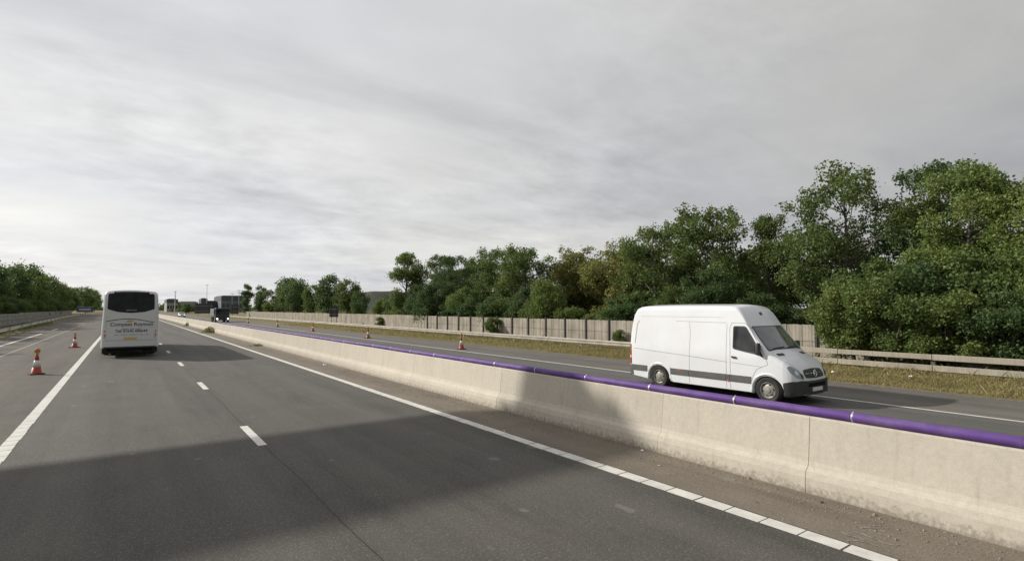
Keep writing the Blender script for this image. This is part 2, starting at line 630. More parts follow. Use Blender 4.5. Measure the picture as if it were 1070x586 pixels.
# ribbed edge lines laid as separate blocks near the camera
blk_me = MB().box(-0.105, 0.105, 0, 0.425, 0.0005, 0.006).mesh('line_block')
blk_me.materials.append(MATS['road_paint'])
for X, Ya, Yb in ((6.13, -4.0, 17.0), (-1.63, 8.0, 17.0)):
    y = Ya
    while y < Yb:
        o = bpy.data.objects.new('line_block', blk_me)
        COL.objects.link(o)
        o.parent = road
        o.location = (X + random.uniform(-.006, .006), y, 0)
        o.scale = (random.uniform(.96, 1.03), random.uniform(.97, 1.0), 1)
        y += 0.44
    strip(road, X, 0.21, y, FAR)
    if X < 0: strip(road, X, 0.21, -40, Ya - .01)
    else: strip(road, X, 0.21, -40, Ya - .01)
for k in range(-3, 40):
    y0 = 10.62 + 8.32 * k
    strip(road, 2.10, 0.15, y0, y0 + 1.95, name='lane_dash')
strip(road2, 11.9, 0.12, -40, -39)
for k in range(-3, 40):
    strip(road2, 12.0, 0.12, 3 + 8.32 * k, 5 + 8.32 * k, name='lane_dash')
strip(road2, 9.5, 0.15, -40, FAR)
strip(shoulder, 16.0, 0.13, -40, FAR)
strip(shoulder, 19.46, 0.10, -40, FAR, 'faded_paint')
strip(slip, -5.13, 0.14, -10, 110, 'faded_paint')
for y0, y1 in ((40, 71), (80, 86)):
    strip(slip, -6.6, 0.2, y0, y1)
# the tarred joint between the two lanes, wandering a little
vs, fs = [], []
yy = -6.0
i = 0
while yy < 60:
    x = 2.13 + 0.012 * math.sin(yy * 1.7) + random.uniform(-.006, .006)
    w = random.uniform(0.004, 0.011)
    vs += [(x - w, yy, 0.0022), (x + w, yy, 0.0022)]
    if i: fs.append((2 * i - 2, 2 * i - 1, 2 * i + 1, 2 * i))
    i += 1
    yy += 0.14
me = bpy.data.meshes.new('tar_joint')
me.from_pydata(vs, [], fs)
link_mesh('tar_joint', me, 'tar', road)
# sprayed survey marks on the grit strip


def scribble(pts, w=0.012):
    P = [Vector((a, b, 0)) for a, b in pts]
    vs, fs = [], []
    for i, p in enumerate(P):
        d = (P[min(i + 1, len(P) - 1)] - P[max(i - 1, 0)]).normalized()
        n = Vector((-d.y, d.x, 0)) * w * random.uniform(.5, 1.1)
        vs += [tuple(p + n + Vector((0, 0, .004))), tuple(p - n + Vector((0, 0, .004)))]
        if i: fs.append((2 * i - 2, 2 * i - 1, 2 * i + 1, 2 * i))
    me = bpy.data.meshes.new('survey_mark')
    me.from_pydata(vs, [], fs)
    link_mesh('survey_mark', me, 'faded_paint', reserve)


scribble([(6.32 + .12 * math.cos(a / 10), 2.45 + .20 * math.sin(a / 10)) for a in range(-10, 34, 3)])
scribble([(6.62, 2.72), (6.64, 2.62), (6.60, 2.5), (6.56, 2.40), (6.60, 2.30), (6.66, 2.30)])
scribble([(6.50, 2.78), (6.47, 2.70), (6.50, 2.60), (6.46, 2.52)])
scribble([(6.80, 2.70), (6.88, 2.68), (6.92, 2.58), (6.90, 2.50)])


def heightgrid(name, xs, ys, fz, mat):
    vs = [(x, y, fz(x, y)) for y in ys for x in xs]
    nx = len(xs)
    fs = [(j * nx + i, j * nx + i + 1, (j + 1) * nx + i + 1, (j + 1) * nx + i) for j in range(len(ys) - 1) for i in range(nx - 1)]
    me = bpy.data.meshes.new(name)
    me.from_pydata(vs, [], fs)
    o = link_mesh(name, me, mat, smooth=True)
    o['kind'] = 'structure'
    return o


def verge_z(x, y):
    s = max(0.0, min(1.0, (x - 19.6) / 4.0))
    z = 0.006 + 0.08 * s * s * (3 - 2 * s)
    return z + 0.025 * math.sin(x * 3.1 + y * 1.3) * s + 0.02 * math.sin(y * 2.9 - x * 1.7) * s


def lverge_x(y):
    for (ya, xa), (yb, xb) in zip(slip_edge, slip_edge[1:]):
        if ya <= y <= yb: return xa + (xb - xa) * (y - ya) / (yb - ya)
    return -11.5


ysn = [-40 + 0.8 * k for k in range(0, 150)] + [80 + 8 * k for k in range(1, 30)] + [400, 700, FAR]
heightgrid('grass_verge', [19.55, 19.75, 20.1, 20.6, 21.2, 21.8, 22.4, 23, 23.6, 24.2, 25, 26, 27, 28, 30, 34, 42, 60], ysn, verge_z, 'verge_earth')
ysl = [-40 + 6 * k for k in range(0, 60)] + [400, 700, FAR]
vs, fs = [], []
offs = [0.05, -0.3, -1, -2, -3.5, -6, -10, -20, -40]
for j, y in enumerate(ysl):
    e = lverge_x(y)
    for i, o_ in enumerate(offs):
        vs.append((e + o_, y, 0.02 + 0.25 * min(1, -o_ / 4) if o_ < 0 else 0.006))
for j in range(len(ysl) - 1):
    for i in range(len(offs) - 1):
        a = j * len(offs) + i
        fs.append((a, a + len(offs), a + len(offs) + 1, a + 1))
me = bpy.data.meshes.new('left_grass_verge')
me.from_pydata(vs, [], fs)
tag(link_mesh('left_grass_verge', me, 'verge_earth', smooth=True), kind='structure')

# ------------------------------------------------------------------ concrete barrier
BX = 7.79
prof = [(-.29, 0), (-.285, .20), (-.262, .285), (-.20, .335), (-.175, .40), (-.115, .97), (-.095, .99), (.095, .99), (.115, .97), (.175, .40), (.20, .335), (.262, .285), (.285, .20), (.29, 0)]
SEG = 2.47
barrier = empty('concrete_barrier', (BX, 0, 0), 0, 'long pale concrete step barrier down the central reserve', 'barrier')
seg_me = MB().extrude(prof, 0.003, SEG - 0.003).mesh('barrier_segment')
seg_me.materials.append(MATS['concrete'])
core = MB().extrude([(x * .93, z * .985 if z > .1 else 0.003) for x, z in prof], -11.0, 190).build('joint_filler', 'stone', barrier)
y0 = 3.65 - SEG * 6
k = 0
while y0 < 180:
    o = bpy.data.objects.new('barrier_segment', seg_me)
    COL.objects.link(o)
    o.parent = barrier
    o.location = (random.uniform(-.002, .002), y0, random.uniform(-.002, .001))
    y0 += SEG
MB().extrude(prof, y0 + .01, FAR).build('far_run', 'concrete', barrier)

# purple duct along the top
duct = empty('purple_duct', (7.745, 0, 1.050), 0, 'purple plastic duct strapped along the top of the concrete barrier', 'duct')
PB = 1.66
pipe_me = MB().lathe([(.061, 0.004), (.0625, .03), (.0625, PB - .03), (.061, PB - .004)], axis='y', n=20).mesh('duct_section')
pipe_me.materials.append(MATS['purple_pipe'])
pipe_me.polygons.foreach_set('use_smooth', [len(p.vertices) == 4 for p in pipe_me.polygons])
band_me = MB().lathe([(.061, -.011), (.0655, -.011), (.0655, .011), (.061, .011)], axis='y', n=20).mesh('steel_band')
band_me.materials.append(MATS['band_steel'])
lug_me = MB().box(-.008, .008, -.009, .009, .062, .073).mesh('band_lug', .003, 1)
lug_me.materials.append(MATS['band_steel'])
for k in range(-6, 36):
    y = 1.47 + PB * k
    o = bpy.data.objects.new('duct_section', pipe_me)
    COL.objects.link(o); o.parent = duct
    o.location = (0.006 * math.sin(k * 1.9), y, 0.005 * math.sin(k * 1.3 + .5))
    b = bpy.data.objects.new('steel_band', band_me)
    COL.objects.link(b); b.parent = duct
    b.location = (0.006 * math.sin(k * 1.9), y, 0.005 * math.sin(k * 1.3 + .5))
    l = bpy.data.objects.new('band_lug', lug_me)
    COL.objects.link(l); l.parent = b

# ------------------------------------------------------------------ lofted vehicle bodies


def interp(tab, y, c):
    if y <= tab[0][0]: return tab[0][c]
    for a, b in zip(tab, tab[1:]):
        if a[0] <= y <= b[0]:
            f = (y - a[0]) / (b[0] - a[0])
            return a[c] + (b[c] - a[c]) * f
    return tab[-1][c]


def section(ztop, zb, W, rc, tumble, zt0, crown, inset=0.0, nside=14, ncor=7, ntop=6):
    """half section from the bottom centre to the top centre"""
    def sx(z):
        s = W - max(0.0, z - zt0) * tumble - max(0.0, 0.5 - z) * 0.05 - inset * max(0, (z - 1.0))
        return max(s, 0.02)
    rc = min(rc, (ztop - zb) * .45, W * .6)
    pts = [(0.0, zb), (W * .55, zb), (sx(zb) - .03, zb), (sx(zb), zb + .02)]
    zs = ztop - crown - rc
    zlo = zb + .02
    for i in range(1, nside + 1):
        z = zlo + (zs - zlo) * i / nside
        pts.append((sx(z), z))
    xe = sx(zs)
    for i in range(1, ncor + 1):
        a = math.pi / 2 * i / ncor
        pts.append((xe - rc + rc * math.cos(a), zs + rc * math.sin(a)))
    xt = xe - rc
    for i in range(1, ntop + 1):
        f = i / ntop
        pts.append((xt * (1 - f), zs + rc + crown * (1 - (1 - f) ** 2)))
    return pts


def loft(ys, secfn):
    verts, faces = [], []
    rows = []
    for y in ys:
        half = secfn(y)
        ring = [(x, y, z) for x, z in half] + [(-x, y, z) for x, z in half[-2:0:-1]]
        rows.append(ring)
    n = len(rows[0])
    for r in rows: verts += r
    for i in range(len(rows) - 1):
        for j in range(n):
            a = i * n + j
            b = i * n + (j + 1) % n
            faces.append((a, b, b + n, a + n))
    faces.append(tuple(range(n)))
    faces.append(tuple((len(rows) - 1) * n + j for j in range(n)))
    return verts, faces


class Body:
    def __init__(s, verts, faces):
        s.v, s.f = verts, faces
        s.bvh = BVHTree.FromPolygons([Vector(v) for v in verts], [list(f) for f in faces])

    def build(s, name, mat, parent, ang=40):
        me = bpy.data.meshes.new(name)
        me.from_pydata(s.v, [], s.f)
        bm = bmesh.new(); bm.from_mesh(me)
        bmesh.ops.recalc_face_normals(bm, faces=bm.faces)
        bm.to_mesh(me); bm.free()
        return auto_smooth(link_mesh(name, me, mat, parent), ang)

    def hit(s, axis, a, b):
        """axis: '+x' '-x' '+y' '-y' = side the ray starts from; a, b = the two other coordinates"""
        sg = 1 if axis[0] == '+' else -1
        if axis[1] == 'x': o, d = Vector((sg * 4, a, b)), Vector((-sg, 0, 0))
        elif axis[1] == 'z': o, d = Vector((a, b, 8)), Vector((0, 0, -1))
        else: o, d = Vector((a, sg * 40, b)), Vector((0, -sg, 0))
        p, n, i, _ = s.bvh.ray_cast(o, d)
        if p is None:
            p, n, i, _ = s.bvh.find_nearest(o + d * (3.1 if axis[1] != 'y' else 39))
        if n.dot(d) > 0: n = -n
        return p, n

    def patch(s, name, axis, poly, mat, parent, off=0.004, depth=0.012, cell=0.07, smooth=True):
        bm = bmesh.new()
        vs = [bm.verts.new((a, b, 0)) for a, b in poly]
        f = bm.faces.new(vs)
        bmesh.ops.triangulate(bm, faces=bm.faces[:])
        for _ in range(6):
            es = [e for e in bm.edges if e.calc_length() > cell]
            if not es: break
            bmesh.ops.subdivide_edges(bm, edges=es, cuts=1)
            bmesh.ops.triangulate(bm, faces=bm.faces[:])
        bnd = [e for e in bm.edges if e.is_boundary]
        ret = bmesh.ops.extrude_edge_only(bm, edges=bnd)
        low = {v for v in ret['geom'] if isinstance(v, bmesh.types.BMVert)}
        for v in bm.verts:
            p, n = s.hit(axis, v.co.x, v.co.y)
            v.co = p + n * (off if v not in low else off - depth)
        bmesh.ops.recalc_face_normals(bm, faces=bm.faces)
        me = bpy.data.meshes.new(name)
        bm.to_mesh(me); bm.free()
        o = link_mesh(name, me, mat, parent)
        return auto_smooth(o, 50) if smooth else o

    def line(s, name, axis, pts, w, mat, parent, off=0.0025, step=0.06):
        P = [Vector((a, b)) for a, b in pts]
        Q = [P[0]]
        for a, b in zip(P, P[1:]):
            n = max(1, int((b - a).length / step))
            Q += [a + (b - a) * i / n for i in range(1, n + 1)]
        vs, fs = [], []
        for i, q in enumerate(Q):
            d = (Q[min(i + 1, len(Q) - 1)] - Q[max(i - 1, 0)]).normalized()
            nn = Vector((-d.y, d.x)) * w / 2
            for sgn in (1, -1):
                p, n = s.hit(axis, q.x + sgn * nn.x, q.y + sgn * nn.y)
                vs.append(tuple(p + n * off))
            if i: fs.append((2 * i - 2, 2 * i - 1, 2 * i + 1, 2 * i))
        me = bpy.data.meshes.new(name)
        me.from_pydata(vs, [], fs)
        return link_mesh(name, me, mat, parent)


def rounded(pts, r=0.05, n=4):
    out = []
    m = len(pts)
    for i in range(m):
        a, b, c = Vector(pts[i - 1]), Vector(pts[i]), Vector(pts[(i + 1) % m])
        u, w = (a - b), (c - b)
        rr = min(r, u.length * .45, w.length * .45)
        p, q = b + u.normalized() * rr, b + w.normalized() * rr
        for k in range(n + 1):
            t = k / n
            out.append(tuple(p * (1 - t) ** 2 + b * 2 * t * (1 - t) + q * t * t))
    return out


def wheel(parent, x, y, r, w, side, holes=6, rim_mat='steel_wheel'):
    """side = +1 when the outer face looks to +x"""
    t = MB().lathe([(r * .615, -w * .3), (r * .62, -w * .42), (r * .70, -w / 2 + .004), (r * .90, -w / 2), (r * .975, -w * .38), (r, -w * .25), (r, w * .25), (r * .975, w * .38), (r * .90, w / 2), (r * .70, w / 2 - .004), (r * .62, w * .42), (r * .615, w * .3)], axis='x', n=36, cap=False)
    o = t.build('wheel', 'rubber', parent, smooth=True)
    auto_smooth(o, 45)
    o.location = (x, y, r)
    s = side
    rim = MB().lathe([(r * .62, s * w * .46), (r * .605, s * (w * .47)), (r * .575, s * w * .42), (r * .56, s * w * .25), (r * .50, s * w * .22), (r * .36, s * w * .36), (r * .22, s * w * .37), (r * .20, s * w * .44), (r * .10, s * w * .47), (0.002, s * w * .48)], axis='x', n=36, cap=False)
    ro = rim.build('rim', rim_mat, o, smooth=True)
    auto_smooth(ro, 40)
    hm = MB()
    for k in range(holes):
        a = 2 * math.pi * k / holes + .2
        hm.lathe([(r * .065, s * w * .30), (r * .065, s * (w * .315 + .004))], (0, r * .435 * math.cos(a), r * .435 * math.sin(a)), 'x', 10)
    hm.build('vent_hole', 'underbody', o)
    bk = MB().lathe([(r * .63, 0), (.002, 0.001)], axis='x', n=24, cap=False).build('brake_disc', 'underbody', o)
    return o


# ------------------------------------------------------------------ white panel van
van = empty('panel_van', (14.68, 7.57, 0), math.pi, 'white high-roof panel van driving on the far carriageway', 'van')
#        y      ztop   W     rc    crown
VT = [(-4.745, 0.95, .88, .05, .00), (-4.735, 1.25, .915, .06, .00), (-4.70, 1.70, .94, .07, .01), (-4.65, 2.05, .953, .09, .015),
      (-4.58, 2.34, .962, .11, .02), (-4.48, 2.50, .967, .12, .03), (-4.34, 2.565, .97, .13, .04), (-4.1, 2.59, .97, .135, .045), (-3.0, 2.61, .97, .135, .05),
      (-1.6, 2.605, .97, .135, .05), (-1.15, 2.595, .97, .13, .05), (-.98, 2.575, .97, .12, .05), (-.88, 2.535, .97, .11, .055), (-.74, 2.40, .97, .10, .065), (-.60, 2.19, .97, .09, .075),
      (-.50, 2.03, .97, .085, .08), (-.35, 1.835, .97, .085, .08), (-.20, 1.65, .97, .085, .08), (-.05, 1.475, .97, .09, .08),
      (.06, 1.355, .968, .10, .075), (.12, 1.312, .966, .11, .07), (.25, 1.24, .958, .13, .06), (.40, 1.15, .945, .15, .05), (.52, 1.065, .915, .16, .04), (.62, .975, .865, .16, .035),
      (.70, .885, .795, .15, .03), (.76, .79, .71, .12, .02), (.80, .69, .60, .09, .01), (.825, .58, .46, .06, .005), (.835, .46, .32, .03, .0)]
VT = [(t[0] if t[0] < .45 else .45 + (t[0] - .45) * .86,) + t[1:] for t in VT]
AXF, AXR, WR = 0.0, -3.53, 0.335


def van_zb(y):
    zb = 0.215 + max(0.0, -3.9 - y) * .09 + max(0, y - .45) * .15
    for ax in (AXF, AXR):
        d = abs(y - ax)
        if d < .415: zb = max(zb, .30 + math.sqrt(.415 ** 2 - d * d))
    return zb


def van_sec(y):
    zt, W, rc, cr = [interp(VT, y, c) for c in (1, 2, 3, 4)]
    return section(zt, min(van_zb(y), zt - .2), W, rc, .098, 1.15, cr)


ys = sorted(set([round(t[0], 4) for t in VT] + [round(ax + .415 * math.sin(R(a)) * s, 4) for ax in (AXF, AXR) for a in (0, 12, 24, 36, 46, 55, 63, 70, 76, 82, 86.5, 90) for s in (1, -1)]
                + [-4.2, -4.2001 - .02, -2.8, -2.4, -2, -1.8, -1.3, -.42, -.28, -.12, .18, .33, .46, .57, .66]))
vb = Body(*loft(ys, van_sec))
body_o = vb.build('body', 'van_white', van, 38)
# underbody / wheel wells
MB().box(-.66, .66, -4.5, .55, .20, .80).build('underbody', 'underbody', van)
for ax in (AXF, AXR):
    for s in (1, -1):
        wheel(van, s * .865, ax, WR, .21, s)
        vs, fs = [], []
        for i, a in enumerate(range(-8, 189, 7)):
            c, sn = math.cos(R(a)), math.sin(R(a))
            for rr, xx in ((.402, -.012), (.418, .012), (.445, .014), (.485, .001)):
                yy_, zz_ = ax + rr * c * 1.0, .30 + rr * sn
                p, n = vb.hit('+x' if s > 0 else '-x', yy_, max(zz_, .24) if rr > .41 else max(zz_, .24) + 0.03)
                vs.append((s * (abs(p.x) + xx) if abs(p.x) > .8 else s * (.955 + xx), yy_, zz_))
            if i:
                for q in range(3):
                    b0 = (i - 1) * 4 + q
                    fs.append((b0, b0 + 1, b0 + 5, b0 + 4))
        me = bpy.data.meshes.new('wheel_arch')
        me.from_pydata(vs, [], fs)
        auto_smooth(link_mesh('wheel_arch', me, 'van_white', van), 60)
# glass
for ax_, s in (('+x', 1), ('-x', -1)):
    vb.patch('window_seal', ax_, rounded([(-.99, 1.99), (-.61, 1.99), (-.36, 1.62), (-.07, 1.17), (-.30, 1.24), (-.62, 1.29), (-.99, 1.355)], .07), 'black_plastic', van, .003)
    vb.patch('side_window', ax_, rounded([(-.965, 1.965), (-.625, 1.965), (-.40, 1.63), (-.315, 1.30), (-.62, 1.32), (-.965, 1.385)], .06), 'glass_dark', van, .007)
    vb.patch('quarter_window', ax_, rounded([(-.375, 1.60), (-.10, 1.195), (-.285, 1.27)], .03), 'glass_dark', van, .007)
    # seams
    vb.line('door_gap', ax_, [(-1.06, .26), (-1.06, 1.25), (-1.09, 1.9), (-1.04, 2.07), (-.62, 2.07), (-.50, 1.95), (-.02, 1.16), (.02, 1.0), (-.28, .86), (-.40, .66), (-.43, .30)], .012, 'gap_soft', van)
    vb.line('panel_gap', ax_, [(-1.18, .26), (-1.18, 2.04)], .010, 'gap_soft', van)
    vb.line('panel_gap', ax_, [(-2.40, .26), (-2.38, 1.75), (-2.42, 2.07)], .011, 'gap_soft', van)
    vb.line('panel_gap', ax_, [(-1.2, 2.07), (-2.9, 2.09)], .009, 'gap_soft', van)
    vb.line('panel_gap', ax_, [(-4.50, 1.33), (-4.44, 1.95), (-4.36, 2.08)], .020, 'gap', van)
    vb.line('swage_line', ax_, [(-1.15, .98), (-2.4, 1.06), (-3.6, 1.12), (-4.55, 1.18)], .014, 'gap_soft', van)
    vb.line('swage_line', ax_, [(-.15, .93), (-1.05, .98)], .010, 'gap_soft', van)
    vb.line('roof_joint', ax_, [(-1.3, 2.22), (-4.3, 2.22)], .007, 'gap_soft', van)
    # moulding
    for a, b in ((-.45, -1.05), (-1.075, -1.17), (-1.195, -2.39), (-2.415, -3.08), (-3.99, -4.66)):
        vb.patch('side_moulding', ax_, [(a, .46), (a, .645), (b, .645), (b, .46)], 'grey_plastic', van, .016, .024)
    vb.patch('handle', ax_, rounded([(-.86, 1.10), (-.86, 1.15), (-1.01, 1.16), (-1.01, 1.11)], .02), 'black_plastic', van, .03, .034)
    vb.patch('side_lamp', ax_, [(-1.10, .45), (-1.10, .50), (-1.155, .50), (-1.155, .45)], 'lens_amber', van, .021, .02)
    vb.patch('side_lamp', ax_, [(-2.72, .60), (-2.72, .635), (-2.80, .635), (-2.80, .60)], 'lens_amber', van, .021, .02)
    # tail lamp
    vb.patch('tail_lamp', ax_, rounded([(-4.64, .66), (-4.66, 1.30), (-4.74, 1.30), (-4.745, .66)], .02), 'lens_red', van, .012, .02)
    vb.patch('tail_lens', ax_, [(-4.65, .86), (-4.65, .93), (-4.745, .93), (-4.745, .86)], 'plate_white', van, .016, .02)
    vb.patch('tail_lens', ax_, [(-4.65, 1.07), (-4.65, 1.14), (-4.745, 1.14), (-4.745, 1.07)], 'lens_amber', van, .016, .02)
    vb.patch('rear_corner', ax_, [(-4.56, .27), (-4.60, .63), (-4.745, .63), (-4.745, .27)], 'grey_plastic', van, .014, .02)
    # mirror
    m = MB()
    m.box(s * .93, s * 1.00, -.24, -.17, 1.26, 1.31)
    m.box(s * .93, s * 1.00, -.24, -.17, 1.45, 1.50)
    mo = MB().box(min(s * .985, s * 1.12), max(s * .985, s * 1.12), -.25, -.14, 1.24, 1.56).build('mirror', 'black_plastic', van, bevel=.035, seg=3)
    auto_smooth(mo)
    m.build('mirror_arm', 'black_plastic', mo)
    MB().box(min(s * 1.0, s * 1.115), max(s * 1.0, s * 1.115), -.254, -.2505, 1.28, 1.52).build('mirror_glass', 'chrome', mo)
    # headlamp: wraps round the corner
    vb.patch('headlamp', '+y', rounded([(s * .88, .81), (s * .915, .965), (s * .82, 1.0), (s * .64, .875), (s * .54, .73), (s * .58, .665), (s * .77, .69)], .04), 'lens_clear', van, .006, .02, .04)
    vb.patch('lamp_bowl', '+y', rounded([(s * .81, .82), (s * .78, .89), (s * .72, .87), (s * .71, .79), (s * .77, .77)], .03), 'chrome', van, .009, .01, .03)
    vb.patch('lamp_bowl', '+y', rounded([(s * .67, .77), (s * .65, .82), (s * .60, .77), (s * .61, .73), (s * .65, .72)], .03), 'glass_dark', van, .009, .01, .03)
    vb.patch('bonnet_vent', '+z', rounded([(s * .42, .14), (s * .70, .10), (s * .72, .19), (s * .46, .23)], .02), 'black_plastic', van, .006, .012)
    vb.line('bonnet_gap', '+z', [(s * .84, .10), (s * .83, .30), (s * .74, .52), (s * .60, .66)], .010, 'gap_soft', van)
# windscreen seen from the front
vb.patch('screen_seal', '+y', rounded([(-.865, 1.34), (-.83, 1.60), (-.775, 1.99), (.775, 1.99), (.83, 1.60), (.865, 1.34), (.5, 1.375), (-.5, 1.375)], .05), 'black_plastic', van, .003, .012, .1)
vb.patch('windscreen', '+y', rounded([(-.83, 1.375), (-.795, 1.62), (-.745, 1.965), (.745, 1.965), (.795, 1.62), (.83, 1.375), (.5, 1.405), (-.5, 1.405)], .05), 'glass_screen', van, .008, .012, .1)
vb.patch('roof_lamp', '+y', rounded([(-.05, 2.29), (-.05, 2.36), (.05, 2.36), (.05, 2.29)], .02), 'black_plastic', van, .02, .03)
for a, b in ((-.62, -.05), (.05, .62)):
    vb.line('wiper', '+y', [(a, 1.43), (b, 1.40)], .018, 'black_plastic', van, .02)
gr = vb.patch('grille', '+y', rounded([(-.46, .69), (-.50, .78), (-.44, .885), (0, .905), (.44, .885), (.50, .78), (.46, .69), (0, .67)], .05), 'black_plastic', van, .012, .02, .05)
for z in (.735, .79, .845):
    vb.line('grille_bar', '+y', [(-.46 + abs(z - .79) * .3, z), (.46 - abs(z - .79) * .3, z)], .018, 'chrome' if z == .79 else 'grey_plastic', gr, .022)
p, n = vb.hit('+y', 0, .79)
star = MB()
cyy = p.y + .045
ring = [(0.088 * math.cos(2 * math.pi * k / 32), cyy, .79 + 0.088 * math.sin(2 * math.pi * k / 32)) for k in range(33)]
star.tube(ring, .0105, 6, False)
for k in range(3):
    a = math.pi / 2 + k * 2 * math.pi / 3
    star.tube([(0, cyy, .79), (.085 * math.cos(a), cyy, .79 + .085 * math.sin(a))], [.017, .005], 6)
star.build('star_emblem', 'chrome', gr, smooth=True)
# bumper, dark
bp = [(-.86, .215), (-.925, .58), (-.66, .64), (-.50, .62), (0, .61), (.50, .62), (.66, .64), (.925, .58), (.86, .215), (.4, .24), (-.4, .24)]
vb.patch('front_bumper', '+y', rounded(bp, .05), 'black_plastic', van, .03, .05, .06)
vb.patch('bumper_end', '+x', rounded([(.425, .225), (.40, .56), (.60, .615), (.70, .615), (.70, .235)], .03), 'black_plastic', van, .027, .04, .05)
vb.patch('bumper_end', '-x', rounded([(.425, .225), (.40, .56), (.60, .615), (.70, .615), (.70, .235)], .03), 'black_plastic', van, .027, .04, .05)
vb.patch('air_intake', '+y', rounded([(-.44, .47), (-.44, .56), (.44, .56), (.44, .47)], .03), 'underbody', van, .034, .01)
vb.patch('number_plate', '+y', [(-.26, .35), (-.26, .445), (.26, .445), (.26, .35)], 'plate_white', van, .040, .012)

# ------------------------------------------------------------------ coach
coach = empty('coach', (0.28, 33.6, 0), 0, 'white coach seen from behind in the near lane', 'coach')
CT = [(0.0, 2.05, 1.10, .05, .00), (.01, 2.6, 1.135, .08, .01), (.03, 3.05, 1.155, .12, .03), (.07, 3.27, 1.175, .17, .045), (.14, 3.37, 1.195, .20, .05), (.30, 3.43, 1.215, .22, .06), (.8, 3.45, 1.225, .22, .06), (11.2, 3.45, 1.225, .22, .06), (11.8, 3.35, 1.17, .22, .06), (12.0, 3.0, 1.05, .2, .05)]


def coach_zb(y):
    zb = .50
    for ax in (2.75, 9.2):
        d = abs(y - ax)
        if d < .56: zb = max(zb, .50 + math.sqrt(.56 ** 2 - d * d))
    return zb


def coach_sec(y):
    zt, W, rc, cr = [interp(CT, y, c) for c in (1, 2, 3, 4)]
    return section(zt, coach_zb(y), W, rc, .045, 1.3, cr, nside=18)


cys = sorted(set([t[0] for t in CT] + [round(ax + .56 * math.sin(R(a)) * s, 4) for ax in (2.75, 9.2) for a in (0, 20, 40, 55, 68, 78, 86, 90) for s in (1, -1)] + [.02, .05, .1, .2, .5, 1.2, 4.5, 6, 7.5, 11.5]))
cb = Body(*loft(cys, coach_sec))
cb.build('body', 'bus_white', coach, 40)
MB().box(-.95, .95, .10, 11.6, .34, .9).build('underbody', 'underbody', coach)
for s in (1, -1):
    wheel(coach, s * 1.03, 2.75, .50, .30, s, 8)
    wheel(coach, s * .70, 2.75, .50, .30, s, 8)
    wheel(coach, s * 1.03, 9.2, .50, .30, s, 8)
    cb.patch('side_glazing', '+x' if s > 0 else '-x', rounded([(.9, 1.75), (.9, 2.95), (11.4, 2.95), (11.4, 1.75)], .1), 'glass_dark', coach, .006, .01, .4)
    MB().box(min(s * .52, s * 1.16), max(s * .52, s * 1.16), .35, .37, .20, .47).build('mud_flap', 'rubber', coach)
    cb.patch('corner_marker', '-y', rounded([(s * .95, 3.22), (s * .73, 3.24), (s * .73, 3.345), (s * .93, 3.30)], .03), 'lens_pale', coach, .012, .02, .05)
    cb.patch('tail_lamp', '-y', rounded([(s * 1.01, 1.00), (s * 1.01, 1.30), (s * 1.09, 1.30), (s * 1.09, 1.00)], .02), 'lens_pale', coach, .012, .02, .05)
    cb.patch('tail_lens', '-y', rounded([(s * 1.02, 1.10), (s * 1.02, 1.17), (s * 1.08, 1.17), (s * 1.08, 1.10)], .015), 'lens_red', coach, .016, .02, .05)
    cb.patch('tail_lens', '-y', rounded([(s * 1.04, 1.32), (s * 1.04, 1.37), (s * 1.09, 1.37), (s * 1.09, 1.32)], .015), 'black_plastic', coach, .016, .02, .05)
cb.patch('rear_window', '-y', rounded([(-.965, 3.21), (-.72, 3.355), (0, 3.395), (.72, 3.355), (.965, 3.21), (.985, 2.45), (.55, 2.30), (0, 2.25), (-.55, 2.30), (-.985, 2.45)], .07), 'glass_bus', coach, .008, .02, .1)
cb.patch('window_badge', '-y', [(-.22, 2.36), (-.22, 2.42), (.22, 2.42), (.22, 2.36)], 'ink_grey', coach, .012, .006)
cb.line('swoosh', '-y', [(-1.02 + .1 * k, 1.78 + .17 * math.sin(math.pi * min(1, (k + 2) / 21.0)) + .0 * k) for k in range(0, 21)], .035, 'ink_dark', coach, .006)
cb.patch('gold_crest', '-y', rounded([(-.26, 1.79), (-.10, 1.90), (.14, 1.88), (.0, 1.77)], .05), 'ink_gold', coach, .006, .004)
cb.line('hatch_gap', '-y', [(-1.06, .87), (1.06, .87)], .012, 'gap', coach)
cb.line('hatch_gap', '-y', [(-1.02, .90), (-1.02, 2.1)], .008, 'gap_soft', coach)
cb.line('hatch_gap', '-y', [(1.02, .90), (1.02, 1.0)], .008, 'gap_soft', coach)
cb.patch('number_plate', '-y', [(-.27, .915), (-.27, 1.02), (.27, 1.02), (.27, .915)], 'plate_yellow', coach, .012, .015)
cb.patch('lower_valance', '-y', rounded([(-1.09, .505), (-1.09, .56), (1.09, .56), (1.09, .505)], .02), 'black_plastic', coach, .012, .03, .1)


def text_on(body, axis, s, cx, z, width, mat, parent, name, bold=0.0, slant=0.0):
    cu = bpy.data.curves.new('lettering', 'FONT')
    cu.body = s
    cu.offset = bold
    cu.shear = slant
    cu.align_x = 'CENTER'
    ob = bpy.data.objects.new('lettering', cu)
    COL.objects.link(ob)
    bpy.context.view_layer.update()
    me = bpy.data.meshes.new_from_object(ob)
    bpy.data.objects.remove(ob)
    bpy.data.curves.remove(cu)
    xs_ = [v.co.x for v in me.vertices]
    k = width / (max(xs_) - min(xs_))
    mid = (max(xs_) + min(xs_)) / 2
    for v in me.vertices:
        p, n = body.hit(axis, cx + (v.co.x - mid) * k, z + v.co.y * k)
        v.co = p + n * .006
    return link_mesh(name, me, mat, parent)


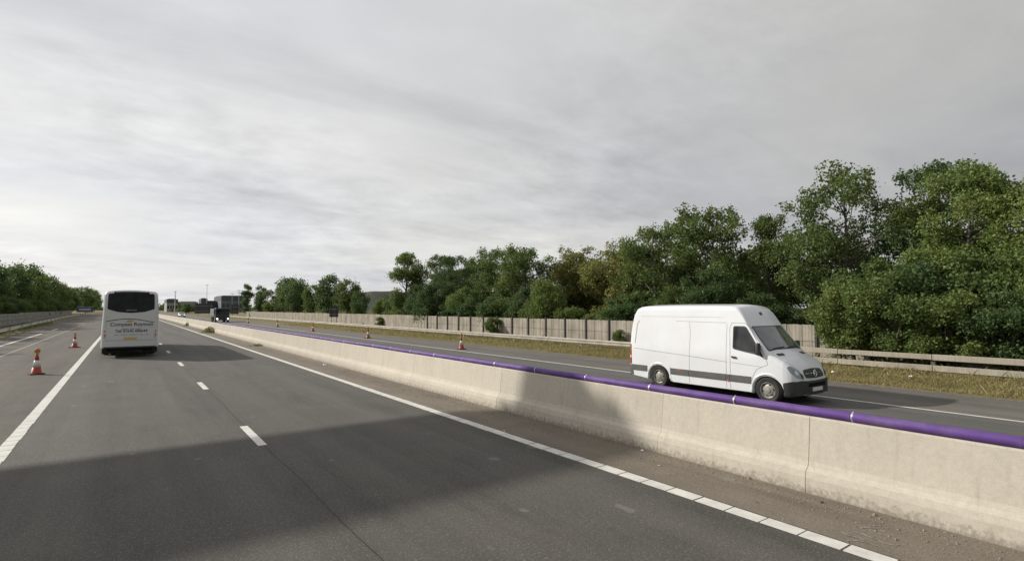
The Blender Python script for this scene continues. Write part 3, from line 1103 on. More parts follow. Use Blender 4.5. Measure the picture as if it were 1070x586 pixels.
text_on(cb, '-y', 'Compass Royston', .04, 1.60, 1.78, 'ink_dark', coach, 'lettering', .012)
text_on(cb, '-y', 'Tel: 01642 606644', .03, 1.285, 1.34, 'ink_dark', coach, 'lettering', .02)
for k in range(16):
    if k in (6, 11): continue
    x = -.40 + k * .053
    cb.patch('small_print', '-y', [(x, 1.425), (x, 1.465), (x + .034, 1.465), (x + .034, 1.425)], 'ink_grey', coach, .006, .004)
for k in range(26):
    if k in (3, 4, 10, 18, 22): continue
    x = -.68 + k * .056
    cb.patch('small_print', '-y', [(x, 1.135), (x, 1.165), (x + .032, 1.165), (x + .032, 1.135)], 'ink_grey', coach, .006, .004)

# ------------------------------------------------------------------ far traffic


def small_car(name, loc, rz, mat, label, kind='car', group=None):
    c = empty(name, loc, rz, label, kind, group)
    T = [(-2.1, .62, .72, .08, .02), (-2.05, .90, .80, .1, .03), (-1.75, 1.02, .84, .1, .03), (-1.35, 1.34, .85, .12, .05), (-.9, 1.46, .85, .14, .05), (.1, 1.46, .85, .14, .05), (.55, 1.30, .85, .12, .05), (1.05, .98, .85, .12, .04), (1.7, .86, .83, .12, .04), (2.02, .70, .76, .1, .03), (2.1, .52, .66, .06, .02)]

    def sec(y):
        zt, W, rc, cr = [interp(T, y, q) for q in (1, 2, 3, 4)]
        zb = .20
        for ax in (-1.3, 1.3):
            d = abs(y - ax)
            if d < .36: zb = max(zb, .28 + math.sqrt(.36 ** 2 - d * d))
        return section(zt, min(zb, zt - .12), W, rc, .30, .9, cr, nside=8, ncor=4, ntop=3)
    bb = Body(*loft(sorted(set([t[0] for t in T] + [round(ax + .36 * math.sin(R(a)) * s, 4) for ax in (-1.3, 1.3) for a in (0, 30, 60, 80, 90) for s in (1, -1)])), sec))
    bb.build('body', mat, c)
    bb.patch('windscreen', '+y', rounded([(-.62, 1.02), (-.52, 1.34), (.52, 1.34), (.62, 1.02)], .05), 'glass_dark', c, .006, .01, .2)
    bb.patch('rear_window', '-y', rounded([(-.58, 1.08), (-.52, 1.32), (.52, 1.32), (.58, 1.08)], .05), 'glass_dark', c, .006, .01, .2)
    for s in (1, -1):
        bb.patch('side_window', '+x' if s > 0 else '-x', rounded([(-1.3, 1.02), (-1.0, 1.30), (.2, 1.32), (.7, 1.02)], .05), 'glass_dark', c, .006, .01, .2)
        bb.patch('headlamp', '+y', rounded([(s * .68, .60), (s * .68, .72), (s * .45, .70), (s * .45, .60)], .03), 'lamp_lit', c, .006, .01, .1)
        for ax in (-1.3, 1.3):
            wheel(c, s * .76, ax, .31, .2, s, 5)
    return c


def lorry(loc):
    c = empty('tipper_lorry', loc, math.pi, 'dark grey flat-fronted lorry with lit headlamps coming along the far carriageway', 'lorry')
    MB().box(-1.15, 1.15, -1.9, 0, .62, 2.60).build('cab', 'lorry_dark', c, bevel=.10, seg=3)
    MB().box(-1.02, 1.02, -.02, .014, 1.50, 2.32).build('windscreen', 'glass_dark', c, bevel=.006)
    MB().box(-1.18, 1.18, -.30, .09, .38, .86).build('bumper', 'black_plastic', c, bevel=.04)
    MB().box(-.75, .75, -.02, .03, .98, 1.45).build('grille', 'black_plastic', c, bevel=.01)
    MB().box(-1.2, 1.2, -7.2, -2.05, 1.15, 2.45).build('tipper_body', 'lorry_box', c, bevel=.04)
    MB().box(-.45, .45, -7.2, -1.0, .60, 1.14).build('chassis', 'underbody', c)
    for s in (1, -1):
        MB().lathe([(.13, .06), (.15, .10), (.12, .115), (.01, .12)], (s * .88, 0, .62), 'y', 16).build('headlamp', 'lamp_lit', c)
        mo = MB().box(min(s * 1.22, s * 1.42), max(s * 1.22, s * 1.42), -.28, -.12, 1.55, 2.2).build('mirror', 'black_plastic', c, bevel=.03)
        MB().tube([(s * 1.13, -.2, 2.15), (s * 1.3, -.2, 2.18)], .02, 6).build('mirror_arm', 'black_plastic', mo)
        MB().box(min(s * 1.152, s * 1.158), max(s * 1.152, s * 1.158), -1.2, -.3, 1.55, 2.3).build('side_window', 'glass_dark', c)
        for y in (-1.0, -4.9, -6.2):
            wheel(c, s * 1.0, y, .48, .29, s, 8)
    return c


lorry((14.6, 111, 0))
small_car('car', (13.6, 185, 0), math.pi, 'car_silver', 'silver car far off on the opposite carriageway, left of the lorry')
small_car('car', (13.4, 330, 0), math.pi, 'car_dark', 'tiny dark car farthest away on the opposite carriageway')

# ------------------------------------------------------------------ traffic cones
cone = empty('traffic_cone', (0, 0, 0))
bm_ = MB().box(-.22, .22, -.22, .22, 0, .045).build('base', 'cone_base', cone, bevel=.02)
q = lambda h: .165 - (.165 - .035) * (h - .045) / .70
MB().lathe([(q(.045) + .01, .045), (q(.06), .06), (q(.27), .27)], n=20).build('lower_cone', 'cone_red', cone, smooth=True)
MB().lathe([(q(.27) + .002, .27), (q(.53) + .002, .53)], n=20).build('reflective_sleeve', 'cone_white', cone, smooth=True)
MB().lathe([(q(.53), .53), (q(.74), .74), (.02, .755)], n=20).build('cone_tip', 'cone_red', cone, smooth=True)
lampo = MB().box(-.055, .055, -.04, .04, .75, .80).build('lamp_case', 'lamp_yellow', cone, bevel=.008)
lens = MB()
lens.lathe([(.085, -.022), (.095, -.012), (.095, .012), (.085, .022)], (0, 0, .875), 'y', 20)
lens.build('lamp_ring', 'lamp_yellow', lampo, smooth=False)
lens = MB()
lens.lathe([(.066, -.036), (.075, -.023), (.075, .023), (.066, .036)], (0, 0, .875), 'y', 20)
lens.build('lamp_lens', 'lens_amber', lampo)
CON = [(-2.63, 27.0, .3, 'red and white traffic cone with amber lamp, nearest on the left shoulder'),
       (-2.52, 44.1, .9, 'red and white traffic cone beyond the nearest one, left of the coach'),
       (16.75, 28.5, .2, 'red and white traffic cone nearest the van, on the far shoulder line'),
       (16.55, 43.5, .6, 'second traffic cone behind the van on the far shoulder line'),
       (16.75, 60.5, .1, 'third traffic cone behind the van, in front of the dark square sign'),
       (16.9, 78, .5, 'small traffic cone far along the opposite shoulder, fourth behind the van'),
       (17.0, 100, .2, 'tiny traffic cone far along the opposite shoulder, fifth behind the van'),
       (17.0, 122, .2, 'tiny traffic cone next to the dark lorry')]
for i, (x, y, a, lab) in enumerate(CON):
    o = cone if i == 0 else copy_tree(cone)
    o.location = (x, y, 0.002)
    o.rotation_euler = (R(random.uniform(-1, 1)), R(random.uniform(-1.2, 1.2)), a)
    tag(o, lab, 'traffic cone', 'traffic cones along the shoulders')

# ------------------------------------------------------------------ guard rails
rail = empty('timber_guard_rail', (24.0, 0, 0), 0, 'double-rail weathered guard rail on the grass right of the van', 'guard rail')
beam_me = {}
for z0, z1 in ((.60, .80), (.20, .40)):
    for k in range(-6, 5):
        y = 16.6 - 3.2 * (4 - k)
        MB().box(-.045, .045, y + .01, y + 3.19, z0 + random.uniform(-.012, .012), z1 + random.uniform(-.012, .012)).build('beam', 'rail_wood', rail, bevel=.012)
for k in range(-6, 6):
    y = 16.6 - 3.2 * (4 - k)
    MB().box(.05, .17, y - .07, y + .07, 0, .74).build('post', 'bark', rail, bevel=.01)
wprof = [(0, 0), (-.015, .02), (-.05, .06), (-.05, .10), (-.012, .135), (-.012, .175), (-.05, .21), (-.05, .25), (-.015, .29), (0, .31), (.004, .31), (-.011, .29), (-.045, .25), (-.045, .21), (-.008, .175), (-.008, .135), (-.045, .10), (-.045, .06), (-.011, .02), (.004, 0)]


def w_rail(name, pts, zt, label, post_step=6.4, far=None):
    r = empty(name, (pts[0][0], pts[0][1], 0), 0, label, 'guard rail')
    ox, oy = pts[0]
    acc = []
    for (xa, ya), (xb, yb) in zip(pts, pts[1:]):
        L = math.hypot(xb - xa, yb - ya)
        n = max(1, int(L / post_step))
        for i in range(n):
            acc.append((xa + (xb - xa) * i / n, ya + (yb - ya) * i / n))
    acc.append(pts[-1])
    for i, ((xa, ya), (xb, yb)) in enumerate(zip(acc, acc[1:])):
        vs, fs = [], []
        n = len(wprof)
        for (x, y) in ((xa, ya), (xb, yb)):
            vs += [(x - ox + px, y - oy, zt - .31 + pz) for px, pz in wprof]
        fs = [(j, (j + 1) % n, (j + 1) % n + n, j + n) for j in range(n)]
        fs += [tuple(range(n))[::-1], tuple(range(n, 2 * n))]
        MB().add(vs, fs).build('beam', RM, r)
        MB().box(xa - ox + .03, xa - ox + .13, ya - oy - .05, ya - oy + .05, 0, zt - .02).build('post', 'galvanised', r)
    return r


RM = 'rail_tan'
w_rail('steel_guard_rail', [(23.0, 17.5), (22.9, 60), (22.8, 120), (22.8, 200)], .60, 'long single-beam guard rail before the wooden fence, behind the van')
RM = 'galvanised'
lr = w_rail('steel_guard_rail', [(-8.7, 30), (-8.7, 60), (-9.5, 90), (-11.6, 171), (-12.0, 230)], .72, 'steel guard rail along the left slip road edge', 8.0)

# ------------------------------------------------------------------ fences
fence = empty('wooden_fence', (27.0, 0, 0), 0, 'pale vertical-board noise fence with dark posts behind the van', 'fence')
FP = 2.27


def panel_mesh(w, h, pw, seed, mat):
    rd = random.Random(seed)
    m = MB()
    n = int(round(w / pw))
    pw = w / n
    for i in range(n):
        dz = rd.uniform(-.012, .012)
        dx = rd.uniform(-.012, .008)
        m.box(-.014 + dx, .014 + dx, i * pw + .004, (i + 1) * pw - .004, .0, h + dz)
    for z in (.18, h * .5, h - .25):
        m.box(.03, .075, 0, w, z, z + .09)
    me = m.mesh('fence_panel')
    me.materials.append(MATS[mat])
    return me


pan = [panel_mesh(FP - .13, 1.52, .15, s, 'fence_wood') for s in range(4)]
pan_far = [panel_mesh(FP - .03, 1.56, .19, s + 9, 'fence_wood') for s in range(3)]
post_me = MB().box(-.10, .05, -.06, .06, 0, 1.72).mesh('fence_post', .01, 1)
post_me.materials.append(MATS['post_dark'])
wire_me = MB().box(-.028, -.022, 0, FP, .78, .80).mesh('fence_wire')
wire_me.materials.append(MATS['post_dark'])
for k in range(-16, 60):
    y = 26.02 + FP * k
    near = y < 54.5
    o = bpy.data.objects.new('fence_panel', random.choice(pan if near else pan_far))
    COL.objects.link(o); o.parent = fence
    o.location = (0, y + (.065 if near else .015), .16 + random.uniform(-.02, .02))
    if near:
        p_ = bpy.data.objects.new('fence_post', post_me)
        COL.objects.link(p_); p_.parent = fence
        p_.location = (0, y, .08)
        w_ = bpy.data.objects.new('fence_wire', wire_me)
        COL.objects.link(w_); w_.parent = fence
        w_.location = (0, y, .1)
lf = empty('noise_fence', (-12.2, 0, 0), 0, 'grey boarded noise fence behind the left guard rail', 'fence')
panL = [panel_mesh(2.96, 1.6, .2, s + 30, 'fence_grey') for s in range(3)]
for k in range(0, 28):
    o = bpy.data.objects.new('fence_panel', panL[k % 3])
    COL.objects.link(o); o.parent = lf
    o.location = (0, 35 + 3 * k, .2)
lf2 = empty('noise_fence', (-14.2, 0, 0), 0, 'darker boarded fence set back beyond the left noise fence', 'fence')
for k in range(0, 36):
    o = bpy.data.objects.new('fence_panel', panL[k % 3])
    COL.objects.link(o); o.parent = lf2
    o.location = (0, 120 + 3 * k, .2)

# ------------------------------------------------------------------ vegetation


def leaf_arrays(rs, centers, n_per, spread, size, flat=0.35):
    C = np.repeat(centers, n_per, axis=0)
    n = len(C)
    P = C + rs.normal(0, 1, (n, 3)) * spread
    d = rs.normal(0, 1, (n, 3))
    d[:, 2] -= 0.25
    d /= np.linalg.norm(d, axis=1)[:, None]
    nn = rs.normal(0, 1, (n, 3))
    nn[:, 2] += flat * 2
    s = np.cross(d, nn)
    s /= np.linalg.norm(s, axis=1)[:, None] + 1e-9
    up = np.cross(s, d)
    sz = size * rs.uniform(.65, 1.3, n)[:, None]
    w = sz * .33
    V = np.empty((n, 4, 3))
    V[:, 0] = P - d * sz * .5
    V[:, 1] = P + s * w + up * w * .25
    V[:, 2] = P + d * sz * .5
    V[:, 3] = P - s * w + up * w * .25
    return V.reshape(-1, 3)


def quads_mesh(name, V, mat):
    n = len(V) // 4
    me = bpy.data.meshes.new(name)
    me.vertices.add(n * 4)
    me.vertices.foreach_set('co', V.astype(np.float32).ravel())
    me.loops.add(n * 4)
    me.loops.foreach_set('vertex_index', np.arange(n * 4, dtype=np.int32))
    me.polygons.add(n)
    me.polygons.foreach_set('loop_start', np.arange(0, n * 4, 4, dtype=np.int32))
    me.update(calc_edges=True)
    me.materials.append(MATS[mat])
    return me


def make_tree(seed, H, Rr, base, blobs, clus, n_per, leaf, mat, top_bias=0.0, gap=.25, blob=(.22, .40)):
    """meshes (trunk, crown) of one tree"""
    rs = np.random.RandomState(seed)
    cz, hz = (base + H) / 2, (H - base) / 2
    cs, rsz = [], []
    tries = 0
    while len(cs) < blobs and tries < 5000:
        tries += 1
        p = rs.uniform(-1, 1, 3)
        r = np.linalg.norm(p)
        r = (math.hypot(p[0], p[1]) ** 2.7 + abs(p[2]) ** 2.7) ** (1 / 2.7)
        if r > 1 or r < .30: continue
        zz = p[2]
        wid = (1.0 + .12 * zz) if zz < .6 else 1.07
        br = rs.uniform(*blob) * Rr
        c = np.array([p[0] * (Rr - br * .5) * wid, p[1] * (Rr - br * .5) * wid, cz + zz * (hz - br * .55)])
        cs.append(c); rsz.append(br)
    for _ in range(max(2, blobs // 6)):      # leaders above the crown
        a = rs.uniform(0, 2 * math.pi); rr = rs.uniform(0, .55) * Rr
        br = rs.uniform(.12, .2) * Rr
        cs.append(np.array([rr * math.cos(a), rr * math.sin(a), H - br * rs.uniform(.2, 1.6)])); rsz.append(br)
    pts = []
    tm = MB()
    lean = rs.uniform(-.25, .25, 2)
    tp = [(lean[0] * f * f + .06 * math.sin(f * 7 + seed), lean[1] * f * f + .06 * math.cos(f * 6 + seed), H * .86 * f) for f in np.linspace(0, 1, 8)]
    r0 = .018 * H + .02
    tm.tube(tp, [r0 * (1.25 if i == 0 else 1) * (1 - .88 * i / 7) for i in range(8)], 8)
    for c, br in zip(cs, rsz):
        f = max(.12, min(.9, (c[2] - rs.uniform(.8, 2.2)) / (H * .86)))
        i = min(6, int(f * 7)); ff = f * 7 - i
        s = np.array(tp[i]) * (1 - ff) + np.array(tp[i + 1]) * ff
        m_ = (s + c) / 2 + np.array([rs.uniform(-.2, .2), rs.uniform(-.2, .2), -.15])
        rb = r0 * (1 - .8 * f) * .5
        tm.tube([s, m_, c], [rb, rb * .6, rb * .25], 5, False)
        k = max(3, int(clus * (br / (.3 * Rr)) ** 2))
        u = rs.normal(0, 1, (k, 3)); u /= np.linalg.norm(u, axis=1)[:, None]
        keep = rs.uniform(0, 1, k) > gap * (.5 + .9 * (u[:, 2] < -.2))
        rad = rs.uniform(.45, 1.08, k)[:, None] * br
        q_ = c + u * rad * np.array([1, 1, .85])
        pts.append(q_[keep])
        for t_ in q_[keep][:4]:
            tm.tube([c, (c + t_) / 2 + np.array([0, 0, .05]), t_], [rb * .3, rb * .2, .006], 3, False)
    P = np.vstack(pts)
    P = P[P[:, 2] > .15]
    V = leaf_arrays(rs, P, n_per, leaf * .85, leaf)
    me_t = tm.mesh('trunk'); me_t.materials.append(MATS['bark'])
    me_c = quads_mesh('crown', V, mat)
    return me_t, me_c


def plant(name, mt, mc, loc, rz, sc, label, cat, group, parts=('trunk', 'crown'), col=None):
    t = empty(name, loc, rz, label, cat, group)
    t.scale = sc if isinstance(sc, tuple) else (sc, sc, sc)
    for me, pn in zip((mt, mc), parts):
        o = bpy.data.objects.new(pn, me)
        COL.objects.link(o); o.parent = t
    return t


# near templates: unit height about 9 m
TA = make_tree(11, 9.6, 3.5, 1.0, 50, 70, 15, .150, 'leaf_mid', gap=.40, blob=(.18, .36))
TB = make_tree(23, 9.0, 3.1, .5, 46, 70, 15, .150, 'leaf_dark', gap=.32, blob=(.18, .36))
TC = make_tree(37, 9.6, 2.8, 1.0, 46, 62, 15, .145, 'leaf_fresh', gap=.38, blob=(.18, .38))
TD = make_tree(41, 7.2, 2.9, .6, 40, 60, 14, .165, 'leaf_olive', gap=.36, blob=(.18, .36))
TE = make_tree(59, 9.0, 2.2, .4, 42, 46, 14, .155, 'leaf_mid', gap=.36, blob=(.22, .42))
TF = make_tree(67, 8.2, 3.0, .4, 48, 66, 15, .155, 'leaf_mid', gap=.32, blob=(.18, .36))
SA = make_tree(71, 3.6, 1.7, .1, 24, 44, 14, .12, 'leaf_mid', gap=.25, blob=(.2, .42))
SB = make_tree(73, 3.0, 1.6, .1, 24, 44, 14, .12, 'leaf_fresh', gap=.25, blob=(.2, .42))
SD = make_tree(79, 3.4, 1.7, .1, 24, 44, 14, .12, 'leaf_dark', gap=.22, blob=(.2, .42))
# light templates for the distance
FA = make_tree(83, 9.5, 3.6, .8, 26, 30, 9, .36, 'leaf_mid', gap=.2)
FB = make_tree(89, 9.0, 3.2, .8, 26, 28, 9, .36, 'leaf_dark', gap=.2)
FC = make_tree(97, 8.5, 3.0, .8, 24, 28, 9, .36, 'leaf_fresh', gap=.25)
FP_ = make_tree(101, 10, 1.7, 1.0, 26, 26, 9, .34, 'leaf_dark', gap=.3)

GR = 'trees behind the far fence'
RIGHT = [
    (TE, 31.5, 68.5, 1.35, 9.9, 'tall narrow tree at the left end of the clump behind the fence', TE),
    (TE, 33.0, 61.0, 1.3, 9.0, 'slim tree second from the left in the clump behind the fence', TE),
    (TB, 31.5, 55.0, 1.0, 8.2, 'dark green tree third from the left in the clump behind the fence', TB),
    (TF, 32.5, 47.5, 1.2, 8.6, 'rounded mid-green tree right of the slim trees behind the fence', TF),
    (TF, 31.0, 41.0, 1.15, 8.0, 'broad dense dark tree in the middle of the clump behind the fence', TB),
    (TD, 36.0, 38.0, 1.25, 8.0, 'olive-tinged tree right of the broad dark tree', TD),
    (TD, 35.0, 32.5, 1.2, 7.6, 'yellowish olive tree just left of the van roof', TD),
    (TF, 31.5, 25.6, 1.1, 8.2, 'mid-green tree directly above the rear of the van', TF),
    (TF, 32.0, 21.3, 1.1, 8.95, 'round-topped dark tree above the middle of the van', TB),
    (TE, 33.0, 17.9, .9, 8.1, 'smaller tree above the van cab', TE),
    (TA, 32.0, 13.0, 1.08, 9.7, 'tallest open-crowned tree to the right of the van', TA),
    (TB, 33.5, 9.3, 1.0, 9.3, 'dark tree between the tall open tree and the bright right-hand tree', TB),
    (TC, 30.5, 7.4, .95, 8.6, 'tall bright green leafy tree near the right edge', TC),
    (TC, 29.5, 4.2, .85, 7.6, 'yellow-green tree at the far right edge', TC),
    (TA, 32, 1.0, .95, 8.6, None, TA),
    (TB, 31, -4, 1.0, 9, None, TB),
]
for i, (tpl, x, y, s, h, lab, _) in enumerate(RIGHT):
    zmax = max(v.co.z for v in tpl[1].vertices) if False else None
    hh = {id(TA): 9.6, id(TB): 9.0, id(TC): 9.6, id(TD): 7.2, id(TE): 9.0, id(TF): 8.2}[id(tpl)]
    plant('broadleaf_tree', tpl[0], tpl[1], (x, y, .15), i * 1.37 + .4, (s, s, h / hh), lab or 'leafy tree just beyond the right edge of the view', 'tree', GR)
rr_ = random.Random(5)
BK = 'second row of trees behind the far fence'
for k in range(13):
    y = -6 + 5.6 * k + rr_.uniform(-1, 1)
    tpl = rr_.choice([FA, FB, FB])
    sc = rr_.uniform(.72, .84)
    plant('background_tree', tpl[0], tpl[1], (37.0 + rr_.uniform(-1, 2), y, .1), rr_.uniform(0, 6), (sc * 1.1, sc * 1.1, sc), 'darker tree half hidden in the row behind the fence', 'tree', BK)
# shrubs along the back of the fence and hedge in front of it on the right
ORD = ['first', 'second', 'third', 'fourth', 'fifth', 'sixth', 'seventh', 'eighth', 'ninth', 'tenth', 'eleventh', 'twelfth', 'thirteenth', 'fourteenth', 'fifteenth', 'sixteenth', 'seventeenth', 'eighteenth', 'nineteenth', 'twentieth', 'twenty-first', 'twenty-second', 'twenty-third', 'twenty-fourth', 'twenty-fifth', 'twenty-sixth']
SG = 'shrubs growing over the far fence'
for k in range(20):
    y = 14.5 + 2.45 * k + rr_.uniform(-1.0, 1.0)
    tpl = rr_.choice([SA, SD, SD, SD])
    if 29 < y < 38: tpl = SB
    sc = rr_.uniform(.85, 1.1)
    plant('shrub', tpl[0], tpl[1], (28.6 + rr_.uniform(-.3, .9), y, .1), rr_.uniform(0, 6), (sc, sc * 1.2, sc * rr_.uniform(.70, 1.45)), ORD[k] + ' leafy shrub over the wooden fence top, counting leftwards from the van cab', 'shrub', SG, ('stem', 'foliage'))
HG = 'hedge shrubs behind the double guard rail'
for k in range(12):
    y = 10.3 - 1.65 * k + rr_.uniform(-.3, .3)
    tpl = [SB, SA, SB, SD, SA][k % 5]
    sc = rr_.uniform(.9, 1.1)
    plant('hedge_shrub', tpl[0], tpl[1], (26.1 + rr_.uniform(-.3, .3), y, .1), rr_.uniform(0, 6), (sc, sc, sc * rr_.uniform(.9, 1.1)), ORD[k] + ' low hedge shrub behind the double guard rail, counting rightwards from the van', 'shrub', HG, ('stem', 'foliage'))
    tpl = [SA, SD, SA][k % 3]
    plant('hedge_shrub', tpl[0], tpl[1], (28.0 + rr_.uniform(-.3, .3), y - .2, .1), rr_.uniform(0, 6), (1.2, 1.2, 1.25), ORD[k] + ' taller back-row hedge shrub behind the double guard rail, counting rightwards from the van', 'shrub', 'back row of hedge shrubs', ('stem', 'foliage'))
for (x, y, sc, lab) in [(26.5, 39.6, .50, 'leafy bush growing in front of the fence between the dark posts'), (26.5, 24.6, .30, 'small weed bush at the foot of the fence near the van'), (26.6, 66, .4, 'small dry bush at the foot of the far fence')]:
    plant('weed_bush', SB[0], SB[1], (x, y, .15), x * y, sc, lab, 'bush', None, ('stem', 'foliage'))
# middle distance right
MD = 'trees in the distance behind the far fence'
for k, (y, x, h, t_) in enumerate([(78, 33, 3.6, FC), (84, 34, 4.2, FA), (91, 33, 5.2, FB), (97, 33, 7.6, FA), (105, 32, 8.6, FB), (111, 34, 7.0, FC), (119, 33, 7.4, FA), (128, 32, 8.2, FB), (136, 33, 9.6, FA), (143, 33, 9.8, FB), (151, 34, 8.0, FA), (160, 33, 7.5, FC), (172, 33, 7.4, FB), (196, 33, 10.4, FP_), (180, 34, 9.4, FP_), (74, 32, 3.2, FC), (71, 35, 3.6, FA)]):
    hh = {id(FA): 9.5, id(FB): 9.0, id(FC): 8.5, id(FP_): 10}[id(t_)]
    nm = 'slender_tree' if t_ is FP_ else 'broadleaf_tree'
    lab = ('slender dark tree right beside the far grey warehouse' if y > 190 else 'slightly shorter slender dark tree, second right of the far grey warehouse') if t_ is FP_ else ORD[k] + ' distant tree behind the fence in the group left of the big clump'
    plant(nm, t_[0], t_[1], (x, y, .1), k * 1.1, (h / hh * .95, h / hh * .95, h / hh), lab, 'tree', 'slender trees by the far building' if t_ is FP_ else MD)
# left belt
LG = 'trees in the belt left of the slip road'
for k in range(44):
    y = 40 + 6.2 * k + rr_.uniform(-1.5, 1.5)
    tpl = rr_.choice([FA, FA, FB, FB, FC])
    h = rr_.uniform(.92, 1.14) * (1.0 if y < 150 else 1.12)
    x = -17.5 + rr_.uniform(-1.5, 1.0) - (2 if y > 120 else 0)
    plant('broadleaf_tree', tpl[0], tpl[1], (x, y, .1), rr_.uniform(0, 6), (h, h, h), 'dense green tree in the belt left of the slip road', 'tree', LG)
for k in range(24):
    y = 60 + 6.5 * k + rr_.uniform(-1.5, 1.5)
    tpl = rr_.choice([SA, SD, SA])
    plant('shrub', tpl[0], tpl[1], (-14.6 - (1.5 if y > 118 else 0) + rr_.uniform(-.4, .3), y, .1), rr_.uniform(0, 6), (1.3, 1.3, 1.15), 'low shrub under the trees behind the left fence', 'shrub', 'shrubs behind the left fence', ('stem', 'foliage'))
# low far bushes between the carriageways' far end and the buildings
for k in range(16):
    y = 290 + 14 * k
    tpl = rr_.choice([FA, FC, FB])
    s = rr_.uniform(.35, .6)
    plant('bush', tpl[0], tpl[1], (21.5 + rr_.uniform(0, 6) + k * .9, y, 0), rr_.uniform(0, 6), (s * 1.5, s * 1.5, s), 'low bush in front of the far buildings', 'bush', 'bushes before the far buildings', ('stem', 'foliage'))
for k in range(6):
    y = 330 + 30 * k
    plant('broadleaf_tree', FA[0], FA[1], (-15.5 - k * .4, y, 0), k, 1.35, 'tree at the far end of the left belt', 'tree', 'trees at the far end of the left belt')


def blades(name, area, n, hgt, mat, fz, seed):
    rs = np.random.RandomState(seed)
    x = rs.uniform(area[0], area[1], n)
    u = rs.uniform(0, 1, n)
    y = area[2] + (area[3] - area[2]) * u
    z = np.array([fz(a, b) for a, b in zip(x, y)])
    k = np.sin(x * 2.3 + y * .9) * np.sin(y * 1.1 - x * .7)
    hh = hgt * rs.uniform(.45, 1.3, n) * (1 + .35 * k) * (1 + 1.3 * (rs.uniform(0, 1, n) > .985))
    a = rs.uniform(0, 2 * math.pi, n)
    w = rs.uniform(.006, .016, n)
    lx, ly = rs.normal(0, .45, n) * hh, rs.normal(0, .45, n) * hh
    V = np.empty((n, 4, 3))
    V[:, 0] = np.stack([x - w * np.cos(a), y - w * np.sin(a), z - .01], 1)
    V[:, 1] = np.stack([x + w * np.cos(a), y + w * np.sin(a), z - .01], 1)
    V[:, 2] = np.stack([x + lx * .5 + w * .6 * np.cos(a), y + ly * .5 + w * .6 * np.sin(a), z + hh * .62], 1)
    V[:, 3] = np.stack([x + lx, y + ly, z + hh], 1)
    o = link_mesh(name, quads_mesh(name, V.reshape(-1, 3), mat), None)
    return o


tag(blades('dry_grass', (19.75, 26.6, -4, 24), 80000, .115, 'grass_dry', verge_z, 1), 'dry straw-coloured grass on the far verge', 'grass', kind='stuff')
tag(blades('green_grass', (20.2, 26.8, -4, 60), 32000, .12, 'grass_green', verge_z, 2), 'green grass tufts on the far verge', 'grass', kind='stuff')
tag(blades('dry_grass', (19.75, 26.6, 24, 90), 40000, .17, 'grass_dry', verge_z, 3), 'dry grass along the far verge in front of the fence', 'grass', kind='stuff')
lz = lambda x, y: .12
tag(blades('left_grass', (-12.0, -9.0, 50, 110), 15000, .22, 'grass_green', lz, 4), 'grass under the left guard rail', 'grass', kind='stuff')


def weed(loc, n, hgt, rad, label, seed):
    rs = np.random.RandomState(seed)
    c = rs.normal(0, 1, (n, 3)) * np.array([rad, rad, 0]) + np.array([0, 0, hgt * .5])
    rr = np.sqrt(c[:, 0] ** 2 + c[:, 1] ** 2) / (rad * 2.2)
    c[:, 2] = rs.uniform(.05, 1.0, n) * hgt * np.clip(1.1 - rr ** 1.5, .15, 1)
    V = leaf_arrays(rs, c, 3, .03, .09)
    root = empty('weed', loc, 0, label, 'weed', 'weeds on the central reserve')
    link_mesh('foliage', quads_mesh('foliage', V, 'leaf_olive' if seed % 2 else 'leaf_mid'), None, root)
    st = MB()
    for k in range(5):
        a = rs.uniform(0, 6.28)
        st.tube([(0, 0, 0), (rad * .5 * math.cos(a), rad * .5 * math.sin(a), hgt * .5), (rad * math.cos(a), rad * math.sin(a), hgt * .9)], [.006, .005, .003], 4, False)
    st.build('stem', 'bark', root)


weed((7.15, 63, 0), 420, .62, .34, 'bushy weed at the foot of the barrier, the largest one', 1)
weed((7.38, 90, 0), 120, .5, .18, 'dark weed at the foot of the barrier farther off', 2)
weed((7.36, 39, 0), 90, .10, .30, 'low flat weed at the foot of the barrier, nearer', 3)
#weed((7.40, 10.2, 0), 25, .05, .12, 'small tuft at the barrier foot by the shadow', 4)
#weed((7.42, 5.2, 0), 18, .04, .08, 'tiny tuft at the barrier foot below the van', 5)

# grit and stones on the central reserve
rs = np.random.RandomState(3)
n = 2600
sx_ = 7.46 - np.abs(rs.normal(0, .42, n)); sx_ = np.clip(sx_, 6.32, 7.47)
sy_ = rs.uniform(.5, 22, n)
sz_ = rs.gamma(2.0, .0035, n) + .003
base = np.array([(1, 0, 0), (0, 1, 0), (-1, 0, 0), (0, -1, 0), (0, 0, 1)])
fcs = [(0, 1, 4), (1, 2, 4), (2, 3, 4), (3, 0, 4)]
vs, fs = [], []
for i in range(n):
    a = rs.uniform(0, 6.28); ca, sa = math.cos(a), math.sin(a)
    for b in base:
        j = rs.uniform(.7, 1.3)
        vs.append((sx_[i] + sz_[i] * j * (b[0] * ca - b[1] * sa), sy_[i] + sz_[i] * j * (b[0] * sa + b[1] * ca), .001 + sz_[i] * .8 * b[2]))
    fs += [tuple(q + 5 * i for q in f) for f in fcs]
me = bpy.data.meshes.new('loose_grit'); me.from_pydata(vs, [], fs)
tag(link_mesh('loose_grit', me, 'stone'), 'loose grit scattered at the foot of the barrier', 'grit', kind='stuff')


